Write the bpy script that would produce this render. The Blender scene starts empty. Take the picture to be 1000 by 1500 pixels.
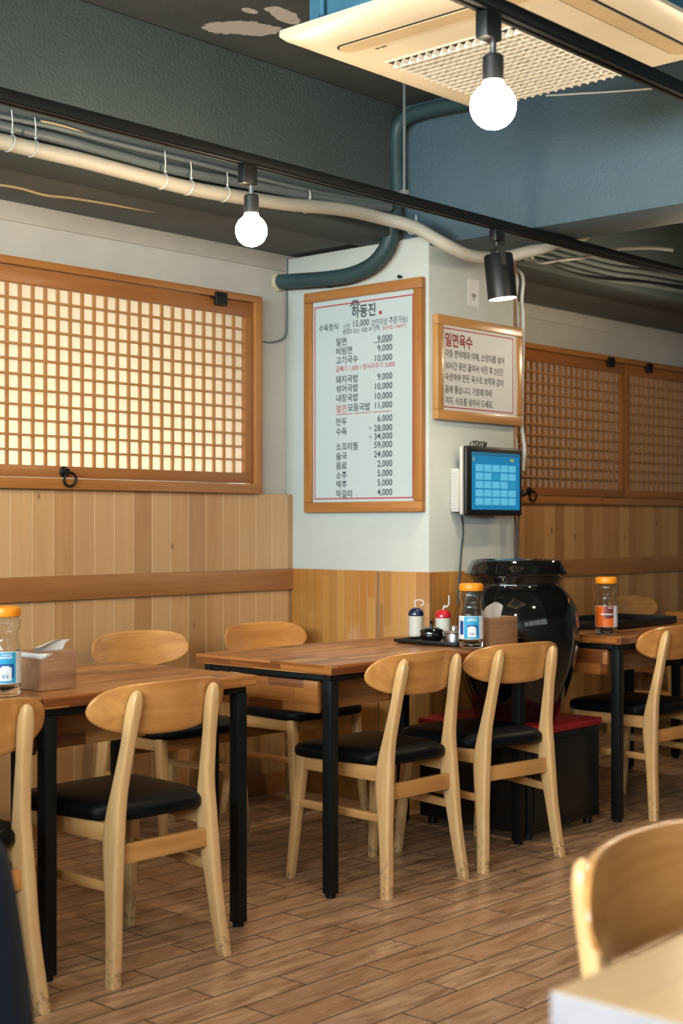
import bpy, bmesh, math, random
from mathutils import Vector, Matrix

S = bpy.context.scene
C = S.collection
R = math.radians
random.seed(7)

# ---------------------------------------------------------------- camera, world, lights, exposure
A = R(42.2); F = 2110.0; CX = 500.0; HY = 768.0; EYE = 1.2
FW = Vector((math.cos(A), math.sin(A), 0)); RT = Vector((math.sin(A), -math.cos(A), 0))

cam_d = bpy.data.cameras.new('camera'); cam = bpy.data.objects.new('camera', cam_d); C.objects.link(cam)
cam.location = (0, 0, EYE); cam.rotation_euler = (R(90), 0, A - R(90))
cam_d.sensor_fit = 'VERTICAL'; cam_d.sensor_height = 36.0; cam_d.lens = F / 1500 * 36
cam_d.shift_y = (HY - 750) / 1500.0
cam_d.clip_start = 0.05
cam_d.dof.use_dof = True; cam_d.dof.focus_distance = 4.7; cam_d.dof.aperture_fstop = 3.6
S.camera = cam

S.view_settings.view_transform = 'Standard'; S.view_settings.look = 'None'
S.view_settings.exposure = 0.0; S.view_settings.gamma = 1.0
S.cycles.max_bounces = 16; S.cycles.diffuse_bounces = 1; S.cycles.transmission_bounces = 14
S.cycles.caustics_reflective = False; S.cycles.caustics_refractive = False
S.cycles.sample_clamp_indirect = 6.0
S.cycles.use_denoising = True

W = bpy.data.worlds.new('world'); S.world = W; W.use_nodes = True
W.node_tree.nodes['Background'].inputs[0].default_value = (0.62, 0.80, 1.0, 1)
W.node_tree.nodes['Background'].inputs[1].default_value = 0.8

def area(name, loc, to, sx, sy, power, color):
    d = bpy.data.lights.new(name, 'AREA'); d.shape = 'RECTANGLE'; d.size = sx; d.size_y = sy
    d.energy = power; d.color = color
    o = bpy.data.objects.new(name, d); C.objects.link(o); o.location = loc
    o.rotation_euler = (Vector(to) - Vector(loc)).to_track_quat('-Z', 'Y').to_euler()
    return o
# daylight coming through the shopfront (left of the camera) and the windows behind the camera
area('daylight_shopfront', (-2.42, 1.25, 2.10), (2, 1.25, 1.65), 5.9, 1.1, 590, (0.80, 0.94, 1.0))
area('daylight_rear', (2.6, -1.92, 2.05), (2.6, 2, 1.0), 4.6, 0.85, 18, (1.0, 0.92, 0.80))
# lamps inside the light box behind the paper of the left window
area('window_backlight', (3.0, 4.80, 1.80), (3.0, 4.0, 1.78), 2.7, 0.74, 17, (1.0, 0.93, 0.76))
area('window_strip_light', (3.0, 4.74, 1.40), (3.0, 4.60, 1.50), 2.7, 0.05, 30, (1.0, 0.95, 0.84))
BULB = 245.0; BULB_COL = (1.0, 0.80, 0.54, 1)

# ---------------------------------------------------------------- points of the place from the camera's geometry
def ray(px, py): return FW + RT * ((px - CX) / F) + Vector((0, 0, 1)) * ((HY - py) / F)
def at_X(px, py, X):
    r = ray(px, py); t = X / r.x; return Vector((X, r.y * t, EYE + r.z * t))
def at_Y(px, py, Y):
    r = ray(px, py); t = Y / r.y; return Vector((r.x * t, Y, EYE + r.z * t))
def at_Z(px, py, Z):
    r = ray(px, py); t = (Z - EYE) / r.z; return Vector((r.x * t, r.y * t, Z))

# ---------------------------------------------------------------- materials
class NG:
    def __init__(s, name):
        s.m = bpy.data.materials.new(name); s.m.use_nodes = True
        s.nt = s.m.node_tree; s.b = s.nt.nodes['Principled BSDF']
        s.out = s.nt.nodes['Material Output']
    def n(s, t, **kw):
        nd = s.nt.nodes.new(t)
        for k, v in kw.items(): setattr(nd, k, v)
        return nd
    def put(s, sock, v):
        if isinstance(v, bpy.types.NodeSocket): s.nt.links.new(v, sock)
        elif v is not None:
            if isinstance(v, (tuple, list)) and len(v) == 3 and sock.type == 'RGBA': v = (*v, 1)
            sock.default_value = v
    def math(s, op, a, b=None, c=None, clamp=False):
        nd = s.n('ShaderNodeMath', operation=op, use_clamp=clamp)
        s.put(nd.inputs[0], a); s.put(nd.inputs[1], b)
        if c is not None: s.put(nd.inputs[2], c)
        return nd.outputs[0]
    def mix(s, f, a, b, mode='MIX'):
        nd = s.n('ShaderNodeMix', data_type='RGBA', blend_type=mode)
        s.put(nd.inputs[0], f); s.put(nd.inputs[6], a); s.put(nd.inputs[7], b)
        return nd.outputs[2]
    def coord(s, kind='Object'): return s.n('ShaderNodeTexCoord').outputs[kind]
    def xyz(s, v):
        nd = s.n('ShaderNodeSeparateXYZ'); s.put(nd.inputs[0], v); return nd.outputs
    def comb(s, x, y, z):
        nd = s.n('ShaderNodeCombineXYZ'); s.put(nd.inputs[0], x); s.put(nd.inputs[1], y); s.put(nd.inputs[2], z); return nd.outputs[0]
    def noise(s, v, scale, detail=3, rough=0.55, dist=0.0):
        nd = s.n('ShaderNodeTexNoise'); s.put(nd.inputs['Vector'], v)
        nd.inputs['Scale'].default_value = scale; nd.inputs['Detail'].default_value = detail
        nd.inputs['Roughness'].default_value = rough; nd.inputs['Distortion'].default_value = dist
        return nd.outputs['Fac']
    def white(s, v):
        nd = s.n('ShaderNodeTexWhiteNoise', noise_dimensions='3D'); s.put(nd.inputs['Vector'], v); return nd.outputs['Value']
    def remap(s, v, a, b, c=0.0, d=1.0):
        nd = s.n('ShaderNodeMapRange'); s.put(nd.inputs[0], v)
        for i, q in enumerate((a, b, c, d)): nd.inputs[i + 1].default_value = q
        return nd.outputs[0]
    def bump(s, h, strength=0.2, dist=0.01):
        nd = s.n('ShaderNodeBump'); nd.inputs['Strength'].default_value = strength; nd.inputs['Distance'].default_value = dist
        s.put(nd.inputs['Height'], h); s.put(s.b.inputs['Normal'], nd.outputs[0])
    def rnd(s): return s.n('ShaderNodeObjectInfo').outputs['Random']
    def scale(s, v, k, off=None):
        x = s.xyz(v); o = [s.math('MULTIPLY', x[i], k[i]) for i in range(3)]
        if off is not None: o = [s.math('ADD', q, off) for q in o]
        return s.comb(*o)

MATS = {}
def mat(name, col, rough=0.5, metal=0.0, emit=None, estr=1.0, trans=0.0, ior=1.45, coat=0.0, bump=None, vary=0.0):
    g = NG(name); g.b.inputs['Roughness'].default_value = rough; g.b.inputs['Metallic'].default_value = metal
    g.b.inputs['IOR'].default_value = ior; g.b.inputs['Transmission Weight'].default_value = trans
    g.b.inputs['Coat Weight'].default_value = coat
    v = g.coord()
    if vary:
        f = g.noise(v, 6, 4)
        c2 = tuple(max(0, q * (1 - vary)) for q in col)
        g.put(g.b.inputs['Base Color'], g.mix(g.remap(f, 0.35, 0.65), col, c2))
    else: g.put(g.b.inputs['Base Color'], col)
    if emit: g.put(g.b.inputs['Emission Color'], emit); g.b.inputs['Emission Strength'].default_value = estr
    if bump: g.bump(g.noise(v, bump[0], 4), bump[1], bump[2])
    MATS[name] = g.m; return g.m

def wood(name, c1, c2, axis, rough=0.35, coat=0.3, grain=1.0, knots=False, stain=False, tint=False):
    """grain runs along axis (0,1,2)"""
    g = NG(name); v = g.coord(); rnd = g.math('MULTIPLY', g.rnd(), 37.0)
    k = [22.0, 22.0, 22.0]; k[axis] = 1.6
    gv = g.scale(v, k, rnd)
    n1 = g.noise(gv, 1.0 * grain, 4, 0.6, 0.9)
    k2 = [150.0, 150.0, 150.0]; k2[axis] = 5.0
    n2 = g.noise(g.scale(v, k2, rnd), 1.0, 2)
    f = g.math('ADD', g.math('MULTIPLY', g.remap(n1, 0.3, 0.7), 0.75), g.math('MULTIPLY', n2, 0.3))
    col = g.mix(f, c1, c2)
    if tint: col = g.mix(g.math('MULTIPLY', g.rnd(), 0.8), col, g.mix(1.0, col, (1.0, 0.80, 0.55), 'MULTIPLY'))
    if knots:
        kv = g.n('ShaderNodeTexVoronoi'); kk = [9.0, 9.0, 9.0]; kk[axis] = 4.0
        g.put(kv.inputs['Vector'], g.scale(v, kk, rnd)); kv.inputs['Scale'].default_value = 1.0
        col = g.mix(g.remap(kv.outputs['Distance'], 0.05, 0.10, 0.75, 0.0), col, tuple(q * 0.25 for q in c2))
    if stain:   # scuffed, worn feet
        z = g.xyz(v)[2]; low = g.remap(z, 0.02, 0.16, 1.0, 0.0)
        sc = g.remap(g.noise(v, 45, 4, 0.7), 0.52, 0.66)
        col = g.mix(g.math('MULTIPLY', g.math('MULTIPLY', low, sc), 0.75), col, (0.10, 0.085, 0.075))
    g.put(g.b.inputs['Base Color'], col); g.b.inputs['Roughness'].default_value = rough
    g.b.inputs['Coat Weight'].default_value = coat; g.b.inputs['Coat Roughness'].default_value = 0.18
    g.bump(n2, 0.06, 0.002)
    MATS[name] = g.m; return g.m

def planks(name, u, w, c1, c2, c3, groove=(0.5, 0.34, 0.2), gw=0.03, seglen=None, rough=0.4, coat=0.15, knots=True, offset=0.0, satur=1.0):
    """upright boards: u = axis across the boards, grain along z"""
    g = NG(name); v = g.coord(); x = g.xyz(v)
    t = g.math('DIVIDE', g.math('ADD', x[u], offset), w); cell = g.math('FLOOR', t); fr = g.math('FRACT', t)
    seg = 0.0
    if seglen:
        zz = g.math('ADD', g.math('DIVIDE', x[2], seglen), g.math('MULTIPLY', g.white(g.comb(cell, 3.0, 1.0)), 7.0))
        seg = g.math('FLOOR', zz)
    r1 = g.white(g.comb(cell, seg, 0.5)); r2 = g.white(g.comb(cell, seg, 9.5))
    gx = g.math('ADD', g.math('MULTIPLY', fr, w * 26), g.math('MULTIPLY', r1, 50.0))
    n1 = g.noise(g.comb(gx, r2, g.math('MULTIPLY', x[2], 1.3)), 1.0, 4, 0.6, 1.2)
    n2 = g.noise(g.comb(g.math('MULTIPLY', gx, 9.0), r2, g.math('MULTIPLY', x[2], 6.0)), 1.0, 2)
    f = g.math('ADD', g.math('MULTIPLY', g.remap(n1, 0.3, 0.72), 0.6), g.math('MULTIPLY', n2, 0.35))
    col = g.mix(f, c1, c2)
    col = g.mix(g.math('MULTIPLY', r2, 0.7), col, c3)
    col = g.mix(g.remap(g.white(g.comb(cell, seg, 21.5)), 0.45, 1.0, 0.0, 0.5), col, tuple(q * 0.72 for q in c2))
    if knots:
        kv = g.n('ShaderNodeTexVoronoi'); g.put(kv.inputs['Vector'], g.comb(g.math('MULTIPLY', x[u], 8.0), 0.0, g.math('MULTIPLY', x[2], 4.5)))
        kv.inputs['Scale'].default_value = 1.0
        col = g.mix(g.remap(kv.outputs['Distance'], 0.055, 0.10, 0.8, 0.0), col, (0.12, 0.045, 0.015))
    e = g.math('MINIMUM', fr, g.math('SUBTRACT', 1.0, fr))
    gm = g.remap(e, gw * 0.5, gw, 1.0, 0.0)
    col = g.mix(g.math('MULTIPLY', gm, 0.75), col, groove)
    g.put(g.b.inputs['Base Color'], col); g.b.inputs['Roughness'].default_value = rough
    g.b.inputs['Coat Weight'].default_value = coat; g.b.inputs['Coat Roughness'].default_value = 0.25
    g.bump(g.math('SUBTRACT', g.math('MULTIPLY', n2, 0.1), gm), 0.35, 0.004)
    MATS[name] = g.m; return g.m

def butcher(name, lu, lv, L=0.34, w=0.042, gain=1.0, rough=0.3, pale=0.0):
    """finger-jointed block board: staves run along axis lu, stacked along axis lv"""
    g = NG(name); v = g.coord(); x = g.xyz(v); rnd = g.math('MULTIPLY', g.rnd(), 11.0)
    row = g.math('FLOOR', g.math('ADD', g.math('DIVIDE', x[lv], w), rnd)); fv = g.math('FRACT', g.math('ADD', g.math('DIVIDE', x[lv], w), rnd))
    tu = g.math('ADD', g.math('DIVIDE', x[lu], L), g.math('MULTIPLY', g.white(g.comb(row, 2.0, 4.0)), 9.0))
    seg = g.math('FLOOR', tu); fu = g.math('FRACT', tu)
    r = g.white(g.comb(row, seg, 1.0)); r2 = g.white(g.comb(row, seg, 5.0))
    gv = g.comb(g.math('MULTIPLY', x[lu], 3.0), g.math('ADD', g.math('MULTIPLY', x[lv], 70.0), g.math('MULTIPLY', r, 40.0)), g.math('MULTIPLY', r2, 30.0))
    n1 = g.noise(gv, 1.0, 4, 0.6, 1.0)
    rp = g.n('ShaderNodeValToRGB'); els = rp.color_ramp.elements
    cols = [(0.0, (0.17, 0.045, 0.012)), (0.3, (0.35, 0.115, 0.026)), (0.6, (0.46, 0.175, 0.042)), (0.86, (0.54, 0.25, 0.07)), (1.0, (0.68, 0.40, 0.16))]
    els[0].position = 0; els[1].position = 1
    for p, c in cols[1:-1]: els.new(p)
    for e, (p, c) in zip(sorted(els, key=lambda q: q.position), cols): e.color = (*[q * gain * (1 - pale) + pale * p_ for q, p_ in zip(c, (0.82, 0.60, 0.31))], 1)
    g.put(rp.inputs[0], g.math('ADD', g.math('MULTIPLY', r, 0.85), g.math('MULTIPLY', g.math('SUBTRACT', n1, 0.5), 0.9), clamp=True))
    e = g.math('MINIMUM', g.math('MULTIPLY', g.math('MINIMUM', fv, g.math('SUBTRACT', 1.0, fv)), w), g.math('MULTIPLY', g.math('MINIMUM', fu, g.math('SUBTRACT', 1.0, fu)), L))
    gm = g.remap(e, 0.0004, 0.0013, 0.45, 0.0)
    g.put(g.b.inputs['Base Color'], g.mix(gm, rp.outputs[0], (0.09, 0.03, 0.01)))
    g.b.inputs['Roughness'].default_value = rough; g.b.inputs['Coat Weight'].default_value = 0.35; g.b.inputs['Coat Roughness'].default_value = 0.2
    MATS[name] = g.m; return g.m

def floor_mat():
    g = NG('wood_look_tile'); v = g.coord(); x = g.xyz(v); w = 0.107; L = 0.457
    ty = g.math('DIVIDE', g.math('SUBTRACT', x[1], 2.429 - w / 2), w); row = g.math('FLOOR', ty); fy = g.math('FRACT', ty)
    sh = g.math('MULTIPLY', g.math('FRACT', g.math('MULTIPLY', row, 0.5)), 1.0)
    tx = g.math('SUBTRACT', g.math('DIVIDE', g.math('SUBTRACT', x[0], 2.72), L), sh); seg = g.math('FLOOR', tx); fx = g.math('FRACT', tx)
    r = g.white(g.comb(row, seg, 1.0)); r2 = g.white(g.comb(row, seg, 6.0))
    gv = g.comb(g.math('ADD', g.math('MULTIPLY', x[0], 2.4), g.math('MULTIPLY', r, 30)), g.math('ADD', g.math('MULTIPLY', x[1], 17.0), g.math('MULTIPLY', r2, 40.0)), r)
    n1 = g.noise(gv, 1.3, 5, 0.62, 1.5); n2 = g.noise(g.scale(v, (26, 160, 1)), 1.0, 3)
    n3 = g.noise(v, 1.7, 3)
    col = g.mix(g.remap(n1, 0.36, 0.64), (0.25, 0.118, 0.058), (0.80, 0.52, 0.325))
    col = g.mix(g.math('MULTIPLY', n2, 0.5), col, (0.30, 0.155, 0.085))
    col = g.mix(g.math('MULTIPLY', r2, 0.5), col, (0.47, 0.235, 0.11))
    spot = g.remap(g.noise(gv, 3.2, 3, 0.6, 2.0), 0.64, 0.74)
    col = g.mix(g.math('MULTIPLY', g.math('POWER', r, 2.0), 0.25), col, (0.22, 0.12, 0.07))
    col = g.mix(g.math('MULTIPLY', spot, 0.75), col, (0.055, 0.024, 0.013))
    col = g.mix(g.remap(n3, 0.5, 0.8, 0.0, 0.35), col, (0.27, 0.20, 0.14))
    e = g.math('MINIMUM', g.math('MULTIPLY', g.math('MINIMUM', fy, g.math('SUBTRACT', 1.0, fy)), w), g.math('MULTIPLY', g.math('MINIMUM', fx, g.math('SUBTRACT', 1.0, fx)), L))
    gm = g.remap(e, 0.0017, 0.0032, 1.0, 0.0)
    col = g.mix(gm, col, (0.012, 0.009, 0.008))
    g.put(g.b.inputs['Base Color'], col)
    g.put(g.b.inputs['Roughness'], g.math('ADD', g.remap(g.noise(v, 9, 4), 0.3, 0.7, 0.22, 0.42), g.math('MULTIPLY', gm, 0.4)))
    g.bump(g.math('SUBTRACT', g.math('MULTIPLY', n2, 0.15), gm), 0.35, 0.003)
    MATS['floor'] = g.m; return g.m

def plaster(name, c1, c2, bscale=60, bstr=0.25, rough=0.75, dist=0.006):
    g = NG(name); v = g.coord(); n = g.noise(v, 2.2, 5, 0.65); n2 = g.noise(v, bscale, 4, 0.6)
    g.put(g.b.inputs['Base Color'], g.mix(g.remap(n, 0.35, 0.72), c1, c2)); g.b.inputs['Roughness'].default_value = rough
    g.bump(n2, bstr, dist); MATS[name] = g.m; return g.m

def ceiling_mat():
    g = NG('ceiling_paint'); v = g.coord(); x = g.xyz(v)
    base = g.mix(g.remap(g.noise(v, 3, 4), 0.35, 0.7), (0.052, 0.060, 0.058), (0.075, 0.084, 0.080))
    def blob(cx, cy, rx, ry, ang, edge):
        ca, sa = math.cos(ang), math.sin(ang)
        dx = g.math('SUBTRACT', x[0], cx); dy = g.math('SUBTRACT', x[1], cy)
        a = g.math('DIVIDE', g.math('ADD', g.math('MULTIPLY', dx, ca), g.math('MULTIPLY', dy, sa)), rx)
        b = g.math('DIVIDE', g.math('SUBTRACT', g.math('MULTIPLY', dy, ca), g.math('MULTIPLY', dx, sa)), ry)
        d = g.math('ADD', g.math('MULTIPLY', a, a), g.math('MULTIPLY', b, b))
        d = g.math('ADD', d, g.math('MULTIPLY', g.math('SUBTRACT', g.noise(v, 15, 4, 0.65), 0.5), edge))
        return g.remap(d, 0.88, 0.95, 1.0, 0.0)
    p1 = at_Z(355, 42, 2.97); p2 = at_Z(418, 23, 2.97); p3 = at_Z(366, 16, 2.97)
    m = g.math('MAXIMUM', blob(p1.x, p1.y, 0.14, 0.075, 0.9 - 1.57, 2.6), blob(p2.x, p2.y, 0.10, 0.045, 0.2, 2.8))
    m = g.math('MAXIMUM', m, blob(p3.x, p3.y, 0.035, 0.02, 0.0, 1.5))
    g.put(g.b.inputs['Base Color'], g.mix(m, base, (0.55, 0.50, 0.46))); g.b.inputs['Roughness'].default_value = 0.8
    g.bump(g.math('ADD', g.noise(v, 70, 4), g.math('MULTIPLY', m, -0.6)), 0.25, 0.006); MATS['ceiling'] = g.m; return g.m

BEECH1, BEECH2 = (0.66, 0.41, 0.185), (0.50, 0.265, 0.098)
wood('beech_up', (0.82, 0.53, 0.245), (0.65, 0.36, 0.14), 2, 0.36, 0.25, stain=True)
wood('beech_side', (0.76, 0.43, 0.165), (0.58, 0.28, 0.085), 1, 0.36, 0.25)
wood('beech_across', (0.78, 0.42, 0.145), (0.50, 0.215, 0.055), 0, 0.30, 0.45, tint=True)
wood('pine_across', (0.50, 0.215, 0.058), (0.37, 0.135, 0.03), 0, 0.38, 0.2, knots=True)
wood('pine_up', (0.50, 0.215, 0.058), (0.37, 0.135, 0.03), 2, 0.38, 0.2)
wood('sash_across', (0.40, 0.155, 0.040), (0.30, 0.10, 0.022), 0, 0.42, 0.15)
wood('sash_up', (0.42, 0.17, 0.048), (0.32, 0.11, 0.026), 2, 0.42, 0.15)
wood('lattice_wood', (0.52, 0.26, 0.095), (0.42, 0.175, 0.05), 2, 0.45, 0.1)
wood('rail_wood', (0.50, 0.225, 0.068), (0.33, 0.125, 0.034), 0, 0.4, 0.15, knots=True)
wood('frame_across', (0.50, 0.225, 0.062), (0.36, 0.135, 0.032), 1, 0.35, 0.25)
wood('frame_up', (0.50, 0.225, 0.062), (0.36, 0.135, 0.032), 2, 0.35, 0.25)
wood('frame_light_across', (0.60, 0.31, 0.10), (0.50, 0.22, 0.06), 0, 0.35, 0.25)
wood('frame_light_up', (0.60, 0.31, 0.10), (0.50, 0.22, 0.06), 2, 0.35, 0.25)
wood('box_wood', (0.50, 0.275, 0.145), (0.27, 0.12, 0.055), 0, 0.5, 0.05, grain=1.6)
planks('cedar_boards', 0, 0.0992, (0.70, 0.40, 0.175), (0.50, 0.225, 0.075), (0.78, 0.49, 0.25), groove=(0.88, 0.62, 0.36))
planks('aged_boards', 0, 0.0992, (0.62, 0.31, 0.105), (0.42, 0.175, 0.048), (0.66, 0.37, 0.15), groove=(0.62, 0.36, 0.15), offset=0.03)
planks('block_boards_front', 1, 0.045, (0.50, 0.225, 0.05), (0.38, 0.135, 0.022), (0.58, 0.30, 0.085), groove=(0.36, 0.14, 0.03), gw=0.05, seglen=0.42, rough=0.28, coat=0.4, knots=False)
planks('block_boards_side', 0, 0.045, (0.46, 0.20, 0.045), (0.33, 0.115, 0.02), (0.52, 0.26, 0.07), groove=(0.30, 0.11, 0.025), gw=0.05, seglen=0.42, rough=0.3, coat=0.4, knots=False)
butcher('top_board', 0, 1); butcher('top_end', 1, 2, L=0.24, w=0.018); butcher('top_front', 0, 2, L=0.24, w=0.018)
butcher('top_board_lit', 0, 1, w=0.06, gain=1.3, pale=0.6); mat('worn_edge', (0.36, 0.325, 0.33), 0.5, vary=0.25)  # lit copies for the near table: window light painted into top and end
butcher('drawer_board', 1, 2, L=0.16, w=0.048, gain=0.9); butcher('drawer_side', 0, 2, L=0.3, w=0.05, gain=0.5)
floor_mat(); ceiling_mat()
plaster('white_paint', (0.60, 0.58, 0.53), (0.52, 0.50, 0.46), 30, 0.12)
plaster('pillar_paint', (0.62, 0.65, 0.59), (0.55, 0.58, 0.53), 25, 0.10, 0.6)
plaster('dark_paint', (0.066, 0.086, 0.085), (0.052, 0.070, 0.069), 75, 0.5, 0.7, 0.012)
plaster('daylit_beam_paint', (0.090, 0.150, 0.185), (0.075, 0.125, 0.155), 75, 0.5, 0.65, 0.012)  # same beam paint, with cool shopfront daylight painted into its colour
plaster('soffit_paint', (0.165, 0.172, 0.165), (0.125, 0.135, 0.130), 60, 0.3)
plaster('room_paint', (0.20, 0.185, 0.165), (0.16, 0.15, 0.135), 30, 0.1)
mat('black_metal', (0.006, 0.007, 0.0075), 0.5)
MATS['black_metal'].node_tree.nodes['Principled BSDF'].inputs['Specular IOR Level'].default_value = 0.25
mat('black_plastic', (0.006, 0.007, 0.0075), 0.42)
mat('black_leather', (0.003, 0.004, 0.005), 0.48, bump=(140, 0.12, 0.002)); MATS['black_leather'].node_tree.nodes['Principled BSDF'].inputs['Specular IOR Level'].default_value = 0.15
mat('chrome', (0.65, 0.66, 0.66), 0.18, 1.0)
mat('steel', (0.52, 0.52, 0.51), 0.28, 1.0)
mat('bulb_glow', (1, 0.95, 0.85), 0.4, emit=BULB_COL, estr=BULB)
mat('spot_glow', (1, 0.95, 0.85), 0.4, emit=(1.0, 0.88, 0.70), estr=14)
mat('cream_plastic', (0.80, 0.70, 0.52), 0.42, vary=0.08)
mat('cream_vane', (0.66, 0.50, 0.29), 0.42, vary=0.1)
mat('grille_back', (0.05, 0.042, 0.032), 0.7); mat('grille_white', (0.76, 0.72, 0.62), 0.45)
mat('dark_gap', (0.012, 0.014, 0.015), 0.7)
mat('ac_blue', (0.085, 0.25, 0.35), 0.5, 0.2, vary=0.2)
mat('white_wrap', (0.54, 0.50, 0.41), 0.55, vary=0.12, bump=(18, 0.35, 0.01))
mat('white_cable', (0.66, 0.66, 0.62), 0.4)
mat('grey_pipe', (0.14, 0.165, 0.165), 0.45, vary=0.15)
mat('teal_hose', (0.035, 0.075, 0.080), 0.45, vary=0.2, bump=(40, 0.2, 0.004))
mat('tan_cable', (0.50, 0.37, 0.20), 0.5)
mat('foam', (0.55, 0.47, 0.30), 0.9, bump=(50, 0.8, 0.01))
mat('copper_brown', (0.36, 0.19, 0.11), 0.4)
mat('tie', (0.60, 0.61, 0.58), 0.5)
mat('paper_white', (0.56, 0.65, 0.64), 0.5)
mat('notice_white', (0.74, 0.73, 0.69), 0.5)
mat('ink', (0.012, 0.035, 0.05), 0.6); mat('ink_grey', (0.055, 0.05, 0.045), 0.6); mat('ink_red', (0.50, 0.015, 0.04), 0.6)
mat('ink_darkred', (0.33, 0.02, 0.02), 0.6)
mat('iron', (0.012, 0.014, 0.014), 0.45, 0.6, bump=(60, 0.3, 0.003))
mat('glaze', (0.0045, 0.0045, 0.0045), 0.07, coat=0.6)
mat('red_seat', (0.32, 0.012, 0.02), 0.4)
mat('orange_cap', (0.90, 0.30, 0.012), 0.32); mat('bottle_clear', (0.95, 0.97, 0.97), 0.03, trans=1.0, ior=1.30)
mat('water', (0.96, 0.97, 0.97), 0.0, trans=1.0, ior=1.12)
mat('label_blue', (0.03, 0.36, 0.60), 0.4); mat('label_white', (0.75, 0.78, 0.79), 0.4); mat('label_navy', (0.01, 0.07, 0.30), 0.4)
mat('label_orange', (0.70, 0.13, 0.012), 0.4); mat('label_brown', (0.16, 0.03, 0.02), 0.4)
mat('navy_cap', (0.008, 0.015, 0.06), 0.12, coat=0.4); mat('red_cap', (0.55, 0.008, 0.02), 0.2, coat=0.4)
mat('milky', (0.74, 0.72, 0.63), 0.35, trans=0.1); mat('nozzle', (0.72, 0.70, 0.66), 0.35)
mat('tissue', (0.90, 0.90, 0.88), 0.8)
mat('screen', (0.01, 0.05, 0.08), 0.25, emit=(0.006, 0.17, 0.36), estr=1.0)
mat('tile_light', (0.02, 0.1, 0.14), 0.25, emit=(0.10, 0.42, 0.60), estr=1.0)
mat('tile_mid', (0.02, 0.08, 0.12), 0.25, emit=(0.012, 0.24, 0.42), estr=1.0)
mat('tile_bar', (0.02, 0.08, 0.12), 0.25, emit=(0.01, 0.07, 0.16), estr=1.0)
mat('tile_yellow', (0.1, 0.1, 0.02), 0.25, emit=(0.30, 0.30, 0.06), estr=1.0)
mat('device_white', (0.62, 0.60, 0.54), 0.45)
mat('navy_cloth', (0.003, 0.014, 0.038), 0.85, bump=(260, 0.4, 0.003))
mat('glass_pane', (0.9, 0.95, 0.97), 0.02, trans=1.0, ior=1.02)
def paper_mat(key='paper', ca=(0.86, 0.80, 0.70), cb=(0.81, 0.75, 0.65)):
    g = NG('window_' + key); nt = g.nt
    tr = g.n('ShaderNodeBsdfTranslucent'); df = g.n('ShaderNodeBsdfDiffuse'); mx = g.n('ShaderNodeMixShader')
    c = g.mix(g.noise(g.coord(), 30, 3), ca, cb)
    g.put(tr.inputs[0], c); g.put(df.inputs[0], c); mx.inputs[0].default_value = 0.5
    nt.links.new(tr.outputs[0], mx.inputs[1]); nt.links.new(df.outputs[0], mx.inputs[2]); nt.links.new(mx.outputs[0], g.out.inputs[0])
    MATS[key] = g.m
paper_mat(); paper_mat('paper_pinkish', (0.88, 0.66, 0.52), (0.82, 0.60, 0.47))

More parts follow.
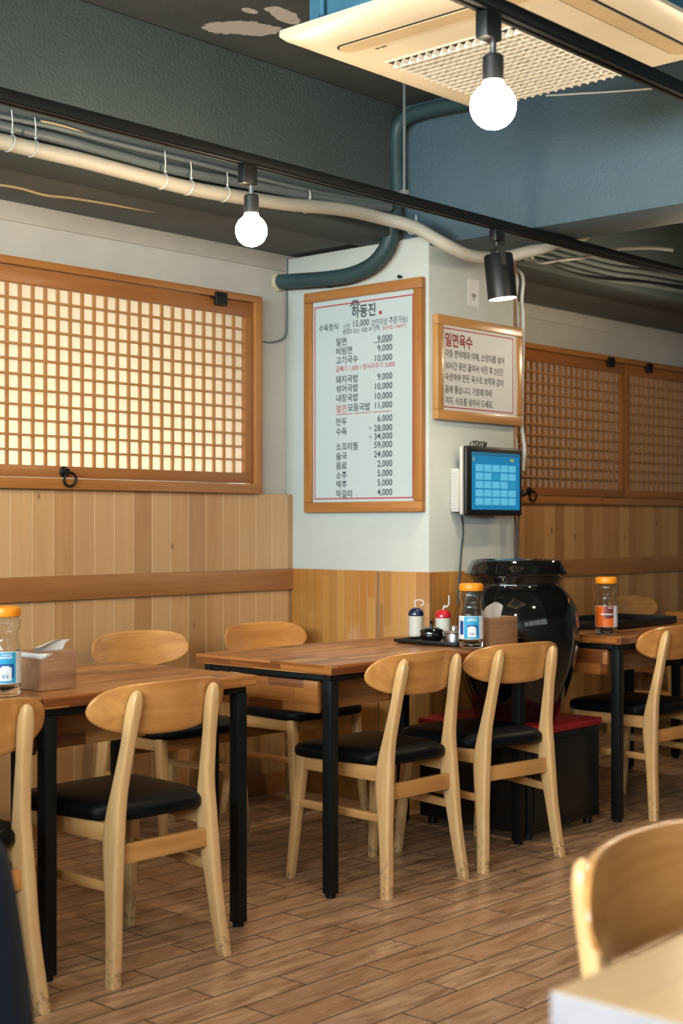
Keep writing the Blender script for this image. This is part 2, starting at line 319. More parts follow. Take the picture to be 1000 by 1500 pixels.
# ---------------------------------------------------------------- mesh helpers
class MB:
    def __init__(s): s.bm = bmesh.new(); s.mi = 0; s.mats = []
    def use(s, m):
        if m not in s.mats: s.mats.append(m)
        s.mi = s.mats.index(m); return s
    def _add(s, verts, faces, smooth=True):
        vs = [s.bm.verts.new(v) for v in verts]
        for f in faces:
            try:
                fc = s.bm.faces.new([vs[i] for i in f]); fc.material_index = s.mi; fc.smooth = smooth
            except ValueError: pass
        return vs
    def box(s, lo, hi, bev=0.0, M=None, seg=2):
        t = bmesh.new(); bmesh.ops.create_cube(t, size=1)
        lo = Vector(lo); hi = Vector(hi); c = (lo + hi) / 2; d = hi - lo
        for v in t.verts: v.co = Vector((v.co.x * d.x, v.co.y * d.y, v.co.z * d.z)) + c
        if bev: bmesh.ops.bevel(t, geom=t.edges[:], offset=bev, segments=seg, profile=0.5, affect='EDGES')
        s._merge(t, M, bool(bev)); return s
    def _merge(s, t, M=None, smooth=True):
        t.verts.index_update()
        s._add([(M @ v.co) if M else v.co.copy() for v in t.verts], [[v.index for v in f.verts] for f in t.faces], smooth)
        t.free()
    def ring_loft(s, rings, cap=True, close=False):
        n = len(rings[0]); vs = []
        for r in rings: vs += list(r)
        fs = []
        m = len(rings)
        for i in range(m - 1 + (1 if close else 0)):
            a, b = i, (i + 1) % m
            for j in range(n):
                k = (j + 1) % n
                fs.append((a * n + j, a * n + k, b * n + k, b * n + j))
        if cap and not close:
            fs.append(tuple(reversed(range(n)))); fs.append(tuple((m - 1) * n + j for j in range(n)))
        s._add(vs, fs); return s
    def tube(s, pts, r, n=10, cap=True):
        pts = [Vector(p) for p in pts]; rs = r if isinstance(r, (list, tuple)) else [r] * len(pts)
        rings = []; up = None
        for i, p in enumerate(pts):
            t = (pts[min(i + 1, len(pts) - 1)] - pts[max(i - 1, 0)]).normalized()
            if up is None:
                up = Vector((0, 0, 1)) if abs(t.z) < 0.9 else Vector((1, 0, 0))
            u = (up - t * up.dot(t)).normalized(); w = t.cross(u); up = u
            rings.append([p + (u * math.cos(q) + w * math.sin(q)) * rs[i] for q in [2 * math.pi * k / n for k in range(n)]])
        s.ring_loft(rings, cap); return s
    def lathe(s, prof, n=32, o=(0, 0, 0), cap=True, M=None):
        o = Vector(o); rings = []
        for r, z in prof:
            q = [Vector((r * math.cos(2 * math.pi * k / n), r * math.sin(2 * math.pi * k / n), z)) for k in range(n)]
            rings.append([(M @ v if M else v) + o for v in q])
        s.ring_loft(rings, cap); return s
    def sphere(s, o, r, n=24, m=14, sz=1.0):
        prof = [(max(r * math.sin(math.pi * i / m), 1e-4), -r * sz * math.cos(math.pi * i / m)) for i in range(m + 1)]
        return s.lathe(prof, n, o)
    def torus(s, c, R_, r, ax=(0, 1, 0), n=28, m=10):
        ax = Vector(ax).normalized(); u = ax.orthogonal().normalized(); w = ax.cross(u); c = Vector(c); rings = []
        for i in range(n):
            q = 2 * math.pi * i / n; d = u * math.cos(q) + w * math.sin(q)
            rings.append([c + d * (R_ + r * math.cos(2 * math.pi * k / m)) + ax * r * math.sin(2 * math.pi * k / m) for k in range(m)])
        s.ring_loft(rings, False, True); return s
    def prism(s, poly, z0, z1, M=None):
        n = len(poly)
        vs = [Vector((x, y, z0)) for x, y in poly] + [Vector((x, y, z1)) for x, y in poly]
        if M: vs = [M @ v for v in vs]
        fs = [tuple(reversed(range(n))), tuple(range(n, 2 * n))] + [(i, (i + 1) % n, n + (i + 1) % n, n + i) for i in range(n)]
        s._add(vs, fs, False); return s
    def build(s, name, m=None, parent=None, smooth_angle=35):
        bmesh.ops.recalc_face_normals(s.bm, faces=s.bm.faces[:])
        me = bpy.data.meshes.new(name); s.bm.to_mesh(me); s.bm.free()
        for q in ([m] if m else s.mats): me.materials.append(MATS[q])
        try: me.set_sharp_from_angle(angle=R(smooth_angle))
        except Exception: pass
        o = bpy.data.objects.new(name, me); C.objects.link(o)
        if parent: o.parent = parent
        return o

def smooth_path(pts, k=8):
    pts = [Vector(p) for p in pts]; out = []
    for i in range(len(pts) - 1):
        p0 = pts[max(i - 1, 0)]; p1 = pts[i]; p2 = pts[i + 1]; p3 = pts[min(i + 2, len(pts) - 1)]
        for j in range(k):
            t = j / k
            out.append(0.5 * ((2 * p1) + (p2 - p0) * t + (2 * p0 - 5 * p1 + 4 * p2 - p3) * t * t + (3 * p1 - p0 - 3 * p2 + p3) * t ** 3))
    out.append(pts[-1]); return out

def tag(o, label=None, cat=None, group=None, kind=None):
    if label: o['label'] = label
    if cat: o['category'] = cat
    if group: o['group'] = group
    if kind: o['kind'] = kind
    return o
def thing(name, label, cat, loc=(0, 0, 0), rz=0.0, group=None):
    o = bpy.data.objects.new(name, None); C.objects.link(o); o.empty_display_size = 0.1
    o.location = loc; o.rotation_euler = (0, 0, rz); return tag(o, label, cat, group)
def struct(o, label, cat='room'): return tag(o, label, cat, kind='structure')
def copy_tree(o, parent=None):
    c = o.copy(); C.objects.link(c)
    if parent: c.parent = parent
    for ch in list(o.children): copy_tree(ch, c)
    return c

def text_mesh(name, items, M, m, parent, depth=0.0008):
    """items: (string, x, y, size, align, xscale, bold); M: board plane to parent space; one mesh of lettering"""
    mb = MB()
    cu = bpy.data.curves.new('text_source', 'FONT'); ob = bpy.data.objects.new('text_source', cu); C.objects.link(ob)
    for st, x, y, size, al, xs, bold in items:
        cu.body = st; cu.size = 1.0; cu.align_x = al; cu.align_y = 'CENTER'; cu.offset = bold; cu.resolution_u = 3
        bpy.context.view_layer.update()
        me = bpy.data.meshes.new_from_object(ob.evaluated_get(bpy.context.evaluated_depsgraph_get()))
        lift = -0.20 * size if any(ord(c) > 0x2000 for c in st) else 0.0   # Hangul sits higher in its line than digits
        T = M @ Matrix.Translation((x, y + lift, depth)) @ Matrix.Diagonal((size * xs, size, 1, 1))
        mb._add([T @ v.co for v in me.vertices], [tuple(p.vertices) for p in me.polygons], False)
        bpy.data.meshes.remove(me)
    bpy.data.objects.remove(ob); bpy.data.curves.remove(cu)
    return mb.build(name, m, parent)

# ================================================================ SETTING
CEIL = 2.97; YW = 4.60; XP = 4.70; YP = 3.77; SOF = 2.41
struct(MB().box((-2.6, -2.2, -0.1), (10.2, YW + 0.3, 0)).build('floor', 'floor'), 'brown wood-look tile floor laid in running bond', 'floor')
struct(MB().box((-2.6, -2.2, CEIL), (10.2, YW + 0.3, CEIL + 0.1)).build('ceiling', 'ceiling'), 'dark grey painted concrete ceiling with a peeled white patch', 'ceiling')
w = MB()   # back wall with the opening of the left window
wx0, wx1, wz0, wz1 = 1.66, 4.44, 1.37, 2.17
w.box((-2.6, YW, 0), (wx0, YW + 0.25, CEIL)); w.box((wx1, YW, 0), (10.2, YW + 0.25, CEIL))
w.box((wx0, YW, 0), (wx1, YW + 0.25, wz0)); w.box((wx0, YW, wz1), (wx1, YW + 0.25, CEIL)); w.box((wx0, YW + 0.23, wz0), (wx1, YW + 0.25, wz1))
struct(w.build('wall_back', 'white_paint'), 'off-white painted back wall above the wood boards', 'wall')
def holed(name, lab, fixed, u0, u1, hu0, hu1, hz0, hz1, axis):
    b = MB(); t0, t1 = fixed
    def bx(a0, a1, z0, z1):
        if axis == 'y': b.box((t0, a0, z0), (t1, a1, z1))
        else: b.box((a0, t0, z0), (a1, t1, z1))
    bx(u0, hu0, 0, CEIL); bx(hu1, u1, 0, CEIL); bx(hu0, hu1, 0, hz0); bx(hu0, hu1, hz1, CEIL)
    return struct(b.build(name, 'room_paint'), lab, 'wall')
holed('wall_left', 'painted side wall with the shopfront opening', (-2.6, -2.3), -2.2, YW, -1.75, 4.25, 1.5, 2.7, 'y')
holed('wall_front', 'painted wall behind the dining room with a window opening', (-2.2, -1.8), -2.6, 10.2, 0.2, 5.0, 1.55, 2.55, 'x')
struct(MB().box((10.0, -2.2, 0), (10.2, YW, CEIL)).build('wall_right', 'room_paint'), 'painted end wall', 'wall')

struct(MB().box((0.55, 2.35, 0), (0.65, YW, 1.15), 0.005).build('light_blocker', 'room_paint'), 'low unseen wall added to keep daylight from under the tables', 'wall')  # unseen wall, added to block low daylight from reaching under the tables
# pillar, beams and soffits
struct(MB().box((XP, YP, 0), (5.31, YW + 0.02, SOF - 0.001), 0.006).build('pillar', 'pillar_paint'), 'white painted square pillar carrying the menu board', 'pillar')
b = MB().use('dark_paint').box((-2.5, 3.91, SOF), (10.1, 4.16, CEIL), 0.012)
struct(b.build('beam', 'dark_paint'), 'dark grey-green concrete beam running along the back wall', 'beam')
b = MB().box((-2.5, 4.14, SOF + 0.015), (10.1, YW + 0.02, CEIL))
struct(b.build('soffit', 'soffit_paint'), 'grey soffit between the beam and the white wall', 'ceiling')
b = MB().box((XP + 0.004, -2.0, 2.365), (5.01, 3.92, CEIL), 0.003)
struct(b.build('cross_beam', 'daylit_beam_paint'), 'cross beam above the white pillar, cool daylight painted into its blue-grey', 'beam')

# wood boards on the walls
b = MB().box((-2.3, YW - 0.04, 0.0), (XP, YW + 0.002, 1.335), 0.003)
struct(b.build('trim_1', 'cedar_boards'), 'pale tongue-and-groove wood boards below the left window', 'wall panel')
b = MB().box((5.31, YW - 0.04, 0.0), (10.0, YW + 0.002, 1.315), 0.003)
struct(b.build('trim_2', 'aged_boards'), 'wood boards below the right window', 'wall panel')
b = MB().box((-2.3, YW - 0.058, 0.905), (XP - 0.012, YW - 0.039, 1.0), 0.003)
struct(b.build('trim_3', 'rail_wood'), 'flat brown wood rail across the left wall boards', 'rail')
b = MB().box((5.33, YW - 0.058, 0.905), (9.99, YW - 0.039, 1.0), 0.003)
struct(b.build('trim_4', 'rail_wood'), 'flat brown wood rail across the right wall boards', 'rail')
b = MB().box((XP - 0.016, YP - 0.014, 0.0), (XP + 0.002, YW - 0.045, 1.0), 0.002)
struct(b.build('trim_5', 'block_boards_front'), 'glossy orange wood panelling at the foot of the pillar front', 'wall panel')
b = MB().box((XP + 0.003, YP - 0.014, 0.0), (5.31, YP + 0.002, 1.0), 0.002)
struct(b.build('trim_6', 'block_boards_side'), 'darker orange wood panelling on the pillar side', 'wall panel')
struct(MB().box((XP - 0.018, 4.03, 0.0), (XP - 0.0155, 4.038, 0.998)).build('trim_7', 'steel'), 'thin metal joint strip in the pillar panelling', 'trim')
struct(MB().box((-2.3, YW - 0.055, 0.0), (XP - 0.02, YW - 0.039, 0.09), 0.003).build('baseboard_back', 'rail_wood'), 'wood skirting along the back wall', 'baseboard')

b = MB().box((-2.3, YW - 0.008, 2.35), (XP - 0.002, YW + 0.002, SOF + 0.01), 0.002).box((5.312, YW - 0.008, 2.345), (10.0, YW + 0.002, SOF + 0.01), 0.002)
struct(b.build('trim_8', 'white_paint'), 'white board strip along the top of the back wall', 'trim')
# ---------------------------------------------------------------- lattice windows
def lattice_window(name, x0, x1, z0, z1, mull, label, pads, rings, ylat, lit):
    y1 = YW - 0.002; yf = YW - 0.068
    root = thing(name, label, 'window'); root['kind'] = 'structure'
    fw, fb = 0.030, 0.042
    f = MB(); f.use('pine_across').box((x0, yf, z1 - fw), (x1, y1, z1), 0.003).box((x0, yf, z0), (x1, y1, z0 + fb), 0.003)
    f.use('pine_up').box((x0, yf, z0 + fb), (x0 + 0.042, y1, z1 - fw), 0.002).box((x1 - 0.042, yf, z0 + fb), (x1, y1, z1 - fw), 0.002)
    f.build('window_frame', None, root)
    cells = ((x0 + 0.042, mull), (mull, x1 - 0.042))
    for a, c in cells:
        s = MB(); ys, ye = yf + 0.014, yf + 0.046; sw = 0.048; t0, t1 = z0 + fb + 0.003, z1 - fw - 0.003
        a += 0.003; c -= 0.003
        s.use('sash_across').box((a, ys, t1 - 0.062), (c, ye, t1), 0.003).box((a, ys, t0), (c, ye, t0 + 0.045), 0.003)
        s.use('sash_up').box((a, ys, t0 + 0.045), (a + sw, ye, t1 - 0.062), 0.002).box((c - sw, ys, t0 + 0.045), (c, ye, t1 - 0.062), 0.002)
        so = s.build('sash', None, root)
        lx0, lx1, lz0, lz1 = a + sw, c - sw, t0 + 0.045, t1 - 0.062
        l = MB(); nx = round((lx1 - lx0) / 0.0575); nz = round((lz1 - lz0) / 0.0575)
        yl = ys + 0.004
        for i in range(1, nx):
            x = lx0 + (lx1 - lx0) * i / nx; l.box((x - 0.0062, yl + 0.004, lz0 - 0.004), (x + 0.0062, yl + 0.014, lz1 + 0.004))
        for i in range(1, nz):
            z = lz0 + (lz1 - lz0) * i / nz; l.box((lx0 - 0.004, yl - 0.003, z - 0.0045), (lx1 + 0.004, yl + 0.012, z + 0.0045))
        l.build('lattice', 'lattice_wood', so)
        MB().box((lx0 - 0.01, ylat, lz0 - 0.01), (lx1 + 0.01, ylat + 0.0015, lz1 + 0.01)).build('paper', 'paper' if lit else 'paper_pinkish', so)
    for x in pads:
        MB().box((x - 0.033, yf - 0.012, z1 - 0.068), (x + 0.033, yf + 0.006, z1 - 0.010), 0.004).box((x - 0.048, yf + 0.001, z1 - 0.040), (x + 0.048, yf + 0.010, z1 - 0.034)).build('stopper', 'black_plastic', root)
    for x in rings:
        r = MB(); zc = z0 + fb + 0.026
        r.lathe([(0.001, -0.012), (0.020, -0.012), (0.022, -0.006), (0.014, 0.0), (0.014, 0.012), (0.001, 0.012)], 18, (x - 0.006, yf - 0.0, zc), M=Matrix.Rotation(R(90), 4, 'X'))
        r.torus((x + 0.008, yf - 0.012, zc - 0.030), 0.026, 0.005, (0.15, 1, 0.1))
        r.build('ring_pull', 'iron', root)
    return root
lattice_window('window_1', 1.62, 4.48, 1.335, 2.205, 3.05, 'left lattice window in orange wood, paper glowing warm from behind', [4.225], [3.415], YW - 0.031, True)
lattice_window('window_2', 6.10, 8.96, 1.315, 2.195, 7.55, 'right lattice window in brown wood, unlit and split by an upright stile', [7.36, 7.80], [6.54], YW - 0.031, False)
# framed openings out of view, where the daylight comes in
def glazed(name, lab, axis, fixed, u0, u1, z0, z1, n):
    root = thing(name, lab, 'window'); root['kind'] = 'structure'
    b = MB(); t0, t1 = fixed
    def bx(a0, a1, c0, c1):
        if axis == 'y': b.box((t0, a0, c0), (t1, a1, c1))
        else: b.box((a0, t0, c0), (a1, t1, c1))
    bx(u0, u1, z0, z0 + 0.06); bx(u0, u1, z1 - 0.06, z1)
    for i in range(n + 1):
        u = u0 + (u1 - u0) * i / n; bx(max(u - 0.03, u0), min(u + 0.03, u1), z0 + 0.06, z1 - 0.06)
    b.build('window_frame', 'black_metal', root)
glazed('window_3', 'black framed shopfront window on the side wall', 'y', (-2.36, -2.30), -1.75, 4.25, 1.5, 2.7, 5)
glazed('window_4', 'black framed window on the wall behind the tables', 'x', (-1.86, -1.80), 0.2, 5.0, 1.55, 2.55, 4)

# ================================================================ CHAIRS
def sup_ring(cx, cy, z, wx, wy, n=20, p=4.6, tilt=0.0):
    out = []
    for k in range(n):
        q = 2 * math.pi * (k + 0.5) / n; c, s_ = math.cos(q), math.sin(q)
        x = math.copysign(abs(c) ** (2 / p), c) * wx / 2; y = math.copysign(abs(s_) ** (2 / p), s_) * wy / 2
        out.append(Vector((cx + x, cy + y, z + y * tilt)))
    return out
def interp(tbl, t):
    for (a, va), (b_, vb) in zip(tbl, tbl[1:]):
        if t <= b_:
            k = (t - a) / (b_ - a); k = k * k * (3 - 2 * k) if False else k
            return [p + (q - p) * k for p, q in zip(va, vb)]
    return list(tbl[-1][1])
def make_chair(label, group):
    root = thing('dining_chair', label, 'chair', group=group)
    P = [(0.0, -0.205, 0.197), (0.15, -0.188, 0.181), (0.30, -0.173, 0.170), (0.39, -0.168, 0.164), (0.48, -0.175, 0.156), (0.60, -0.196, 0.146), (0.70, -0.214, 0.139), (0.765, -0.226, 0.135)]
    path = smooth_path([(x, y, z) for z, y, x in P], 5)
    WT = [(0.0, (0.033, 0.036)), (0.2, (0.034, 0.044)), (0.33, (0.036, 0.062)), (0.40, (0.036, 0.063)), (0.50, (0.034, 0.041)), (0.62, (0.033, 0.031)), (0.70, (0.035, 0.034)), (0.735, (0.033, 0.033)), (0.757, (0.022, 0.023)), (0.765, (0.008, 0.008))]
    for sx in (-1, 1):
        m = MB(); rings = []
        for p in path:
            wx, wy = interp(WT, p.z); rings.append(sup_ring(sx * p.x, p.y, p.z, wx, wy))
        m.ring_loft(rings); m.build('rear_leg', 'beech_up', root)
    for sx in (-1, 1):
        m = MB(); rings = []
        for t in [i / 8 for i in range(9)]:
            z = 0.418 * t; rings.append(sup_ring(sx * (0.208 - 0.020 * t), 0.222 - 0.040 * t, z, 0.029 + 0.011 * t, 0.029 + 0.011 * t, 16, 4))
        m.ring_loft(rings); m.build('front_leg', 'beech_up', root)
    for sx in (-1, 1):
        m = MB()
        def beam(p0, p1, h, t):
            p0, p1 = Vector(p0), Vector(p1); d = (p1 - p0).normalized(); sd = Vector((-d.y, d.x, 0)).normalized()
            rr = []
            for p in (p0, p0 + (p1 - p0) * 0.5, p1):
                rr.append([p + sd * a * t / 2 + Vector((0, 0, c * h / 2)) for a, c in ((-1, -0.8), (-0.8, -1), (0.8, -1), (1, -0.8), (1, 0.8), (0.8, 1), (-0.8, 1), (-1, 0.8))])
            m.ring_loft(rr)
        beam((sx * 0.163, -0.150, 0.388), (sx * 0.188, 0.170, 0.396), 0.048, 0.022); m.build('side_rail', 'beech_side', root)
        m = MB(); beam((sx * 0.173, -0.160, 0.248), (sx * 0.199, 0.196, 0.258), 0.026, 0.018); m.build('side_stretcher', 'beech_side', root)
    MB().box((-0.168, 0.172, 0.370), (0.168, 0.192, 0.418), 0.003).build('front_rail', 'beech_across', root)
    MB().box((-0.166, -0.182, 0.304), (0.166, -0.163, 0.356), 0.003).build('rear_stretcher', 'beech_across', root)
    # padded seat
    m = MB(); rings = []
    def seat_ring(inset, z, puff=0):
        n = 48; out = []
        for k in range(n):
            q = 2 * math.pi * k / n; c, s_ = math.cos(q), math.sin(q)
            x = math.copysign(abs(c) ** (2 / 5), c); y = math.copysign(abs(s_) ** (2 / 5), s_)
            hw = 0.205 + 0.022 * y; 
            out.append(Vector((x * (hw - inset), 0.030 + y * (0.212 - inset), z)))
        return out
    def fit(ring): # notch the cushion between the rear legs
        return [Vector((max(-0.140, min(0.140, v.x)) if v.y < -0.12 else v.x, v.y, v.z)) for v in ring]
    for ins, z in ((0.02, 0.413), (0.004, 0.416), (0.0, 0.424), (0.0, 0.442), (0.006, 0.452), (0.022, 0.459), (0.06, 0.463), (0.12, 0.465), (0.2, 0.465)):
        rings.append(fit(seat_ring(min(ins, 0.19), z)))
    m.ring_loft(rings); m.build('seat', 'black_leather', root, 60)
    # curved shield-shaped backrest
    m = MB(); NX, NZ = 44, 12; hw = 0.242; f_, b_ = [], []
    for i in range(NX + 1):
        s_ = -1 + 2 * i / NX; x = hw * math.sin(s_ * math.pi / 2); t = abs(x / hw); t = min(t, 0.9995)
        zt = 0.716 + 0.067 * (1 - t ** 5.0) ** 0.5 - 0.006 * t * t; zb = 0.716 - 0.077 * (1 - t ** 2.7) ** 0.5
        zb = min(zb, zt - 0.002)
        for j in range(NZ + 1):
            v = -1 + 2 * j / NZ; z = (zt + zb) / 2 + (zt - zb) / 2 * math.sin(v * math.pi / 2)
            y = -0.206 + 1.02 * x * x - (z - 0.70) * 0.20
            edge = math.sqrt(max(0, 1 - abs(v) ** 8)) * math.sqrt(max(0.0, 1 - t ** 14))
            h = 0.0075 * max(edge, 0.25)
            f_.append(Vector((x, y + h, z))); b_.append(Vector((x, y - h, z)))
    vs = f_ + b_; o = len(f_); W_ = NZ + 1; fs = []
    for i in range(NX):
        for j in range(NZ):
            a, b2, c, d = i * W_ + j, (i + 1) * W_ + j, (i + 1) * W_ + j + 1, i * W_ + j + 1
            fs.append((a, b2, c, d)); fs.append((o + d, o + c, o + b2, o + a))
        fs.append((i * W_, o + i * W_, o + (i + 1) * W_, (i + 1) * W_)); fs.append((i * W_ + NZ, (i + 1) * W_ + NZ, o + (i + 1) * W_ + NZ, o + i * W_ + NZ))
    for j in range(NZ):
        fs.append((j, j + 1, o + j + 1, o + j)); k = NX * W_ + j; fs.append((k, o + k, o + k + 1, k + 1))
    m._add(vs, fs); m.build('backrest', 'beech_across', root, 50)
    return root
CG = 'pale wooden dining chairs with black seats'
chairs = [
 # x, y of the rear feet, facing, label
 (2.565, 2.945, 0, 'pale wooden chair with its whole backrest in view, second from the left edge'),
 (1.935, 2.925, 0, 'pale wooden chair cut by the left edge, below the big orange-capped bottle'),
 (3.715, 2.99, -1, 'pale wooden chair directly behind the black table leg, with the oranger stretcher'),
 (4.20, 2.945, -8, 'pale wooden chair in front of the wooden tissue box and black jar'),
 (5.375, 2.975, -3, 'pale wooden chair cut by the right edge, in front of the orange-label bottle'),
 (3.635, 4.40, 180, 'wooden chair against the boards, its backrest showing just left of the table corner'),
 (4.32, 4.40, 180, 'wooden chair against the boards beside the pillar, under the menu board'),
 (7.33, 4.40, 180, 'small distant chair with a shiny backrest right of the orange-label bottle'),
 (1.735, 1.005, 180, 'large blurred chair behind the near table corner at the lower right'),
 (0.88, 1.64, 0, 'wooden chair under the navy jacket at the lower left'),
]
proto = None
for x, y, a, lab in chairs:
    if proto is None: proto = make_chair(lab, CG); o = proto
    else: o = copy_tree(proto); o['label'] = lab
    ar = R(a); off = Vector((0, 0.205, 0)); off.rotate(Matrix.Rotation(ar, 3, 'Z'))
    o.location = (x + off.x, y + off.y, 0); o.rotation_euler = (0, 0, ar)

# ================================================================ TABLES
def make_table(x0, x1, y0, y1, label, legin=0.02, drawer=True, T=0.032, top=0.75, mats=('top_board', 'top_end', 'top_front')):
    root = thing('dining_table', label, 'table', ((x0 + x1) / 2, (y0 + y1) / 2, 0), 0, 'wooden tables on black metal legs')
    hx, hy = (x1 - x0) / 2, (y1 - y0) / 2
    t = bmesh.new(); bmesh.ops.create_cube(t, size=1)
    for v in t.verts: v.co = Vector((v.co.x * 2 * hx, v.co.y * 2 * hy, top - T / 2 + v.co.z * T))
    bmesh.ops.bevel(t, geom=t.edges[:], offset=0.002, segments=2, profile=0.5, affect='EDGES')
    me = bpy.data.meshes.new('tabletop')
    for f in t.faces: f.material_index = 1 if abs(f.normal.x) > 0.7 else (2 if abs(f.normal.y) > 0.7 else 0)
    t.to_mesh(me); t.free()
    for q in mats: me.materials.append(MATS[q])
    o = bpy.data.objects.new('tabletop', me); C.objects.link(o); o.parent = root
    ls = 0.038; lx, ly = hx - legin - ls / 2, hy - 0.02 - ls / 2
    for sx in (-1, 1):
        for sy in (-1, 1):
            MB().box((sx * lx - ls / 2, sy * ly - ls / 2, 0.012), (sx * lx + ls / 2, sy * ly + ls / 2, top - T - 0.02), 0.003) \
                .lathe([(0.001, 0), (0.017, 0), (0.017, 0.012), (0.001, 0.012)], 14, (sx * lx, sy * ly, 0)).build('leg', 'black_metal', root)
    a = MB(); z0, z1 = top - T - 0.022, top - T
    for sy in (-1, 1): a.box((-lx - ls / 2, sy * ly - 0.015, z0), (lx + ls / 2, sy * ly + 0.015, z1), 0.002)
    for sx in (-1, 1): a.box((sx * lx - 0.015, -ly + 0.015, z0), (sx * lx + 0.015, ly - 0.015, z1), 0.002)
    a.build('under_frame', 'black_metal', root)
    if drawer:
        d = MB(); dx0 = -hx + 0.01; w0, w1 = -hy + 0.07, hy - 0.12; b0, b1 = z0 - 0.105, z0 - 0.002
        d.use('drawer_board').box((dx0, w0, b0), (dx0 + 0.018, w1, b1), 0.002)
        d.use('drawer_side').box((dx0 + 0.018, w0 + 0.012, b0 + 0.008), (dx0 + 0.40, w0 + 0.024, b1 - 0.01)).box((dx0 + 0.018, w1 - 0.024, b0 + 0.008), (dx0 + 0.40, w1 - 0.012, b1 - 0.01))
        d.box((dx0 + 0.018, w0 + 0.024, b0 + 0.008), (dx0 + 0.40, w1 - 0.024, b0 + 0.016)).box((dx0 + 0.388, w0 + 0.024, b0 + 0.016), (dx0 + 0.40, w1 - 0.024, b1 - 0.01))
        d.build('drawer', None, root)
    return root
make_table(2.248, 3.02, 3.08, 3.72, 'square wooden table at the left carrying the tissue box with a trailing napkin')
make_table(1.05, 2.243, 3.08, 3.72, 'wooden table cut by the left edge, under the big orange-capped bottle', legin=0.02)
make_table(3.37, 4.488, 3.10, 3.74, 'long wooden table in front of the pillar with the condiment tray on it')
make_table(5.012, 6.22, 3.04, 3.74, 'wooden table at the right behind the black jar, under the orange-label bottle')
make_table(6.60, 7.80, 3.10, 3.74, 'distant wooden table at the right edge near the wall')
make_table(1.165, 2.40, 0.14, 0.785, 'blurred wooden table whose corner fills the lower right foreground', T=0.036, drawer=False, mats=('top_board_lit', 'worn_edge', 'top_front'))

# ================================================================ JAR ON STOOL
JX, JY = 4.750, 3.362
st = thing('cabinet', 'low black cabinet with a red top edge under the black jar', 'cabinet', (JX, JY, 0))
MB().box((-0.245, -0.235, 0.03), (0.245, 0.30, 0.395), 0.006).build('body', 'black_plastic', st)
MB().box((-0.250, -0.245, 0.396), (0.250, 0.305, 0.4245), 0.006).build('top_plate', 'red_seat', st)['label'] = 'dark red top plate'
MB().box((-0.22, -0.243, 0.06), (0.22, -0.2355, 0.37), 0.003).build('door', 'black_plastic', st)
for sx in (-1, 1):
    for sy in (-0.2, 0.26): MB().lathe([(0.001, 0), (0.018, 0), (0.018, 0.03), (0.001, 0.03)], 14, (sx * 0.21, sy, 0)).build('foot', 'black_plastic', st)
jar = thing('onggi_jar', 'large glossy black earthenware jar standing beside the pillar', 'jar', (JX, JY, 0.425))
MB().lathe([(0.001, 0), (0.15, 0), (0.165, 0.01), (0.20, 0.10), (0.232, 0.20), (0.250, 0.30), (0.254, 0.37), (0.245, 0.43), (0.222, 0.48), (0.192, 0.515), (0.178, 0.53), (0.176, 0.545), (0.19, 0.565), (0.19, 0.573), (0.001, 0.573)], 64).build('body', 'glaze', jar, 50)
MB().lathe([(0.001, 0.5735), (0.204, 0.5735), (0.207, 0.580), (0.200, 0.588), (0.192, 0.606), (0.180, 0.628), (0.170, 0.634), (0.158, 0.6335), (0.150, 0.628), (0.08, 0.630), (0.001, 0.631)], 64).build('lid', 'glaze', jar, 50)

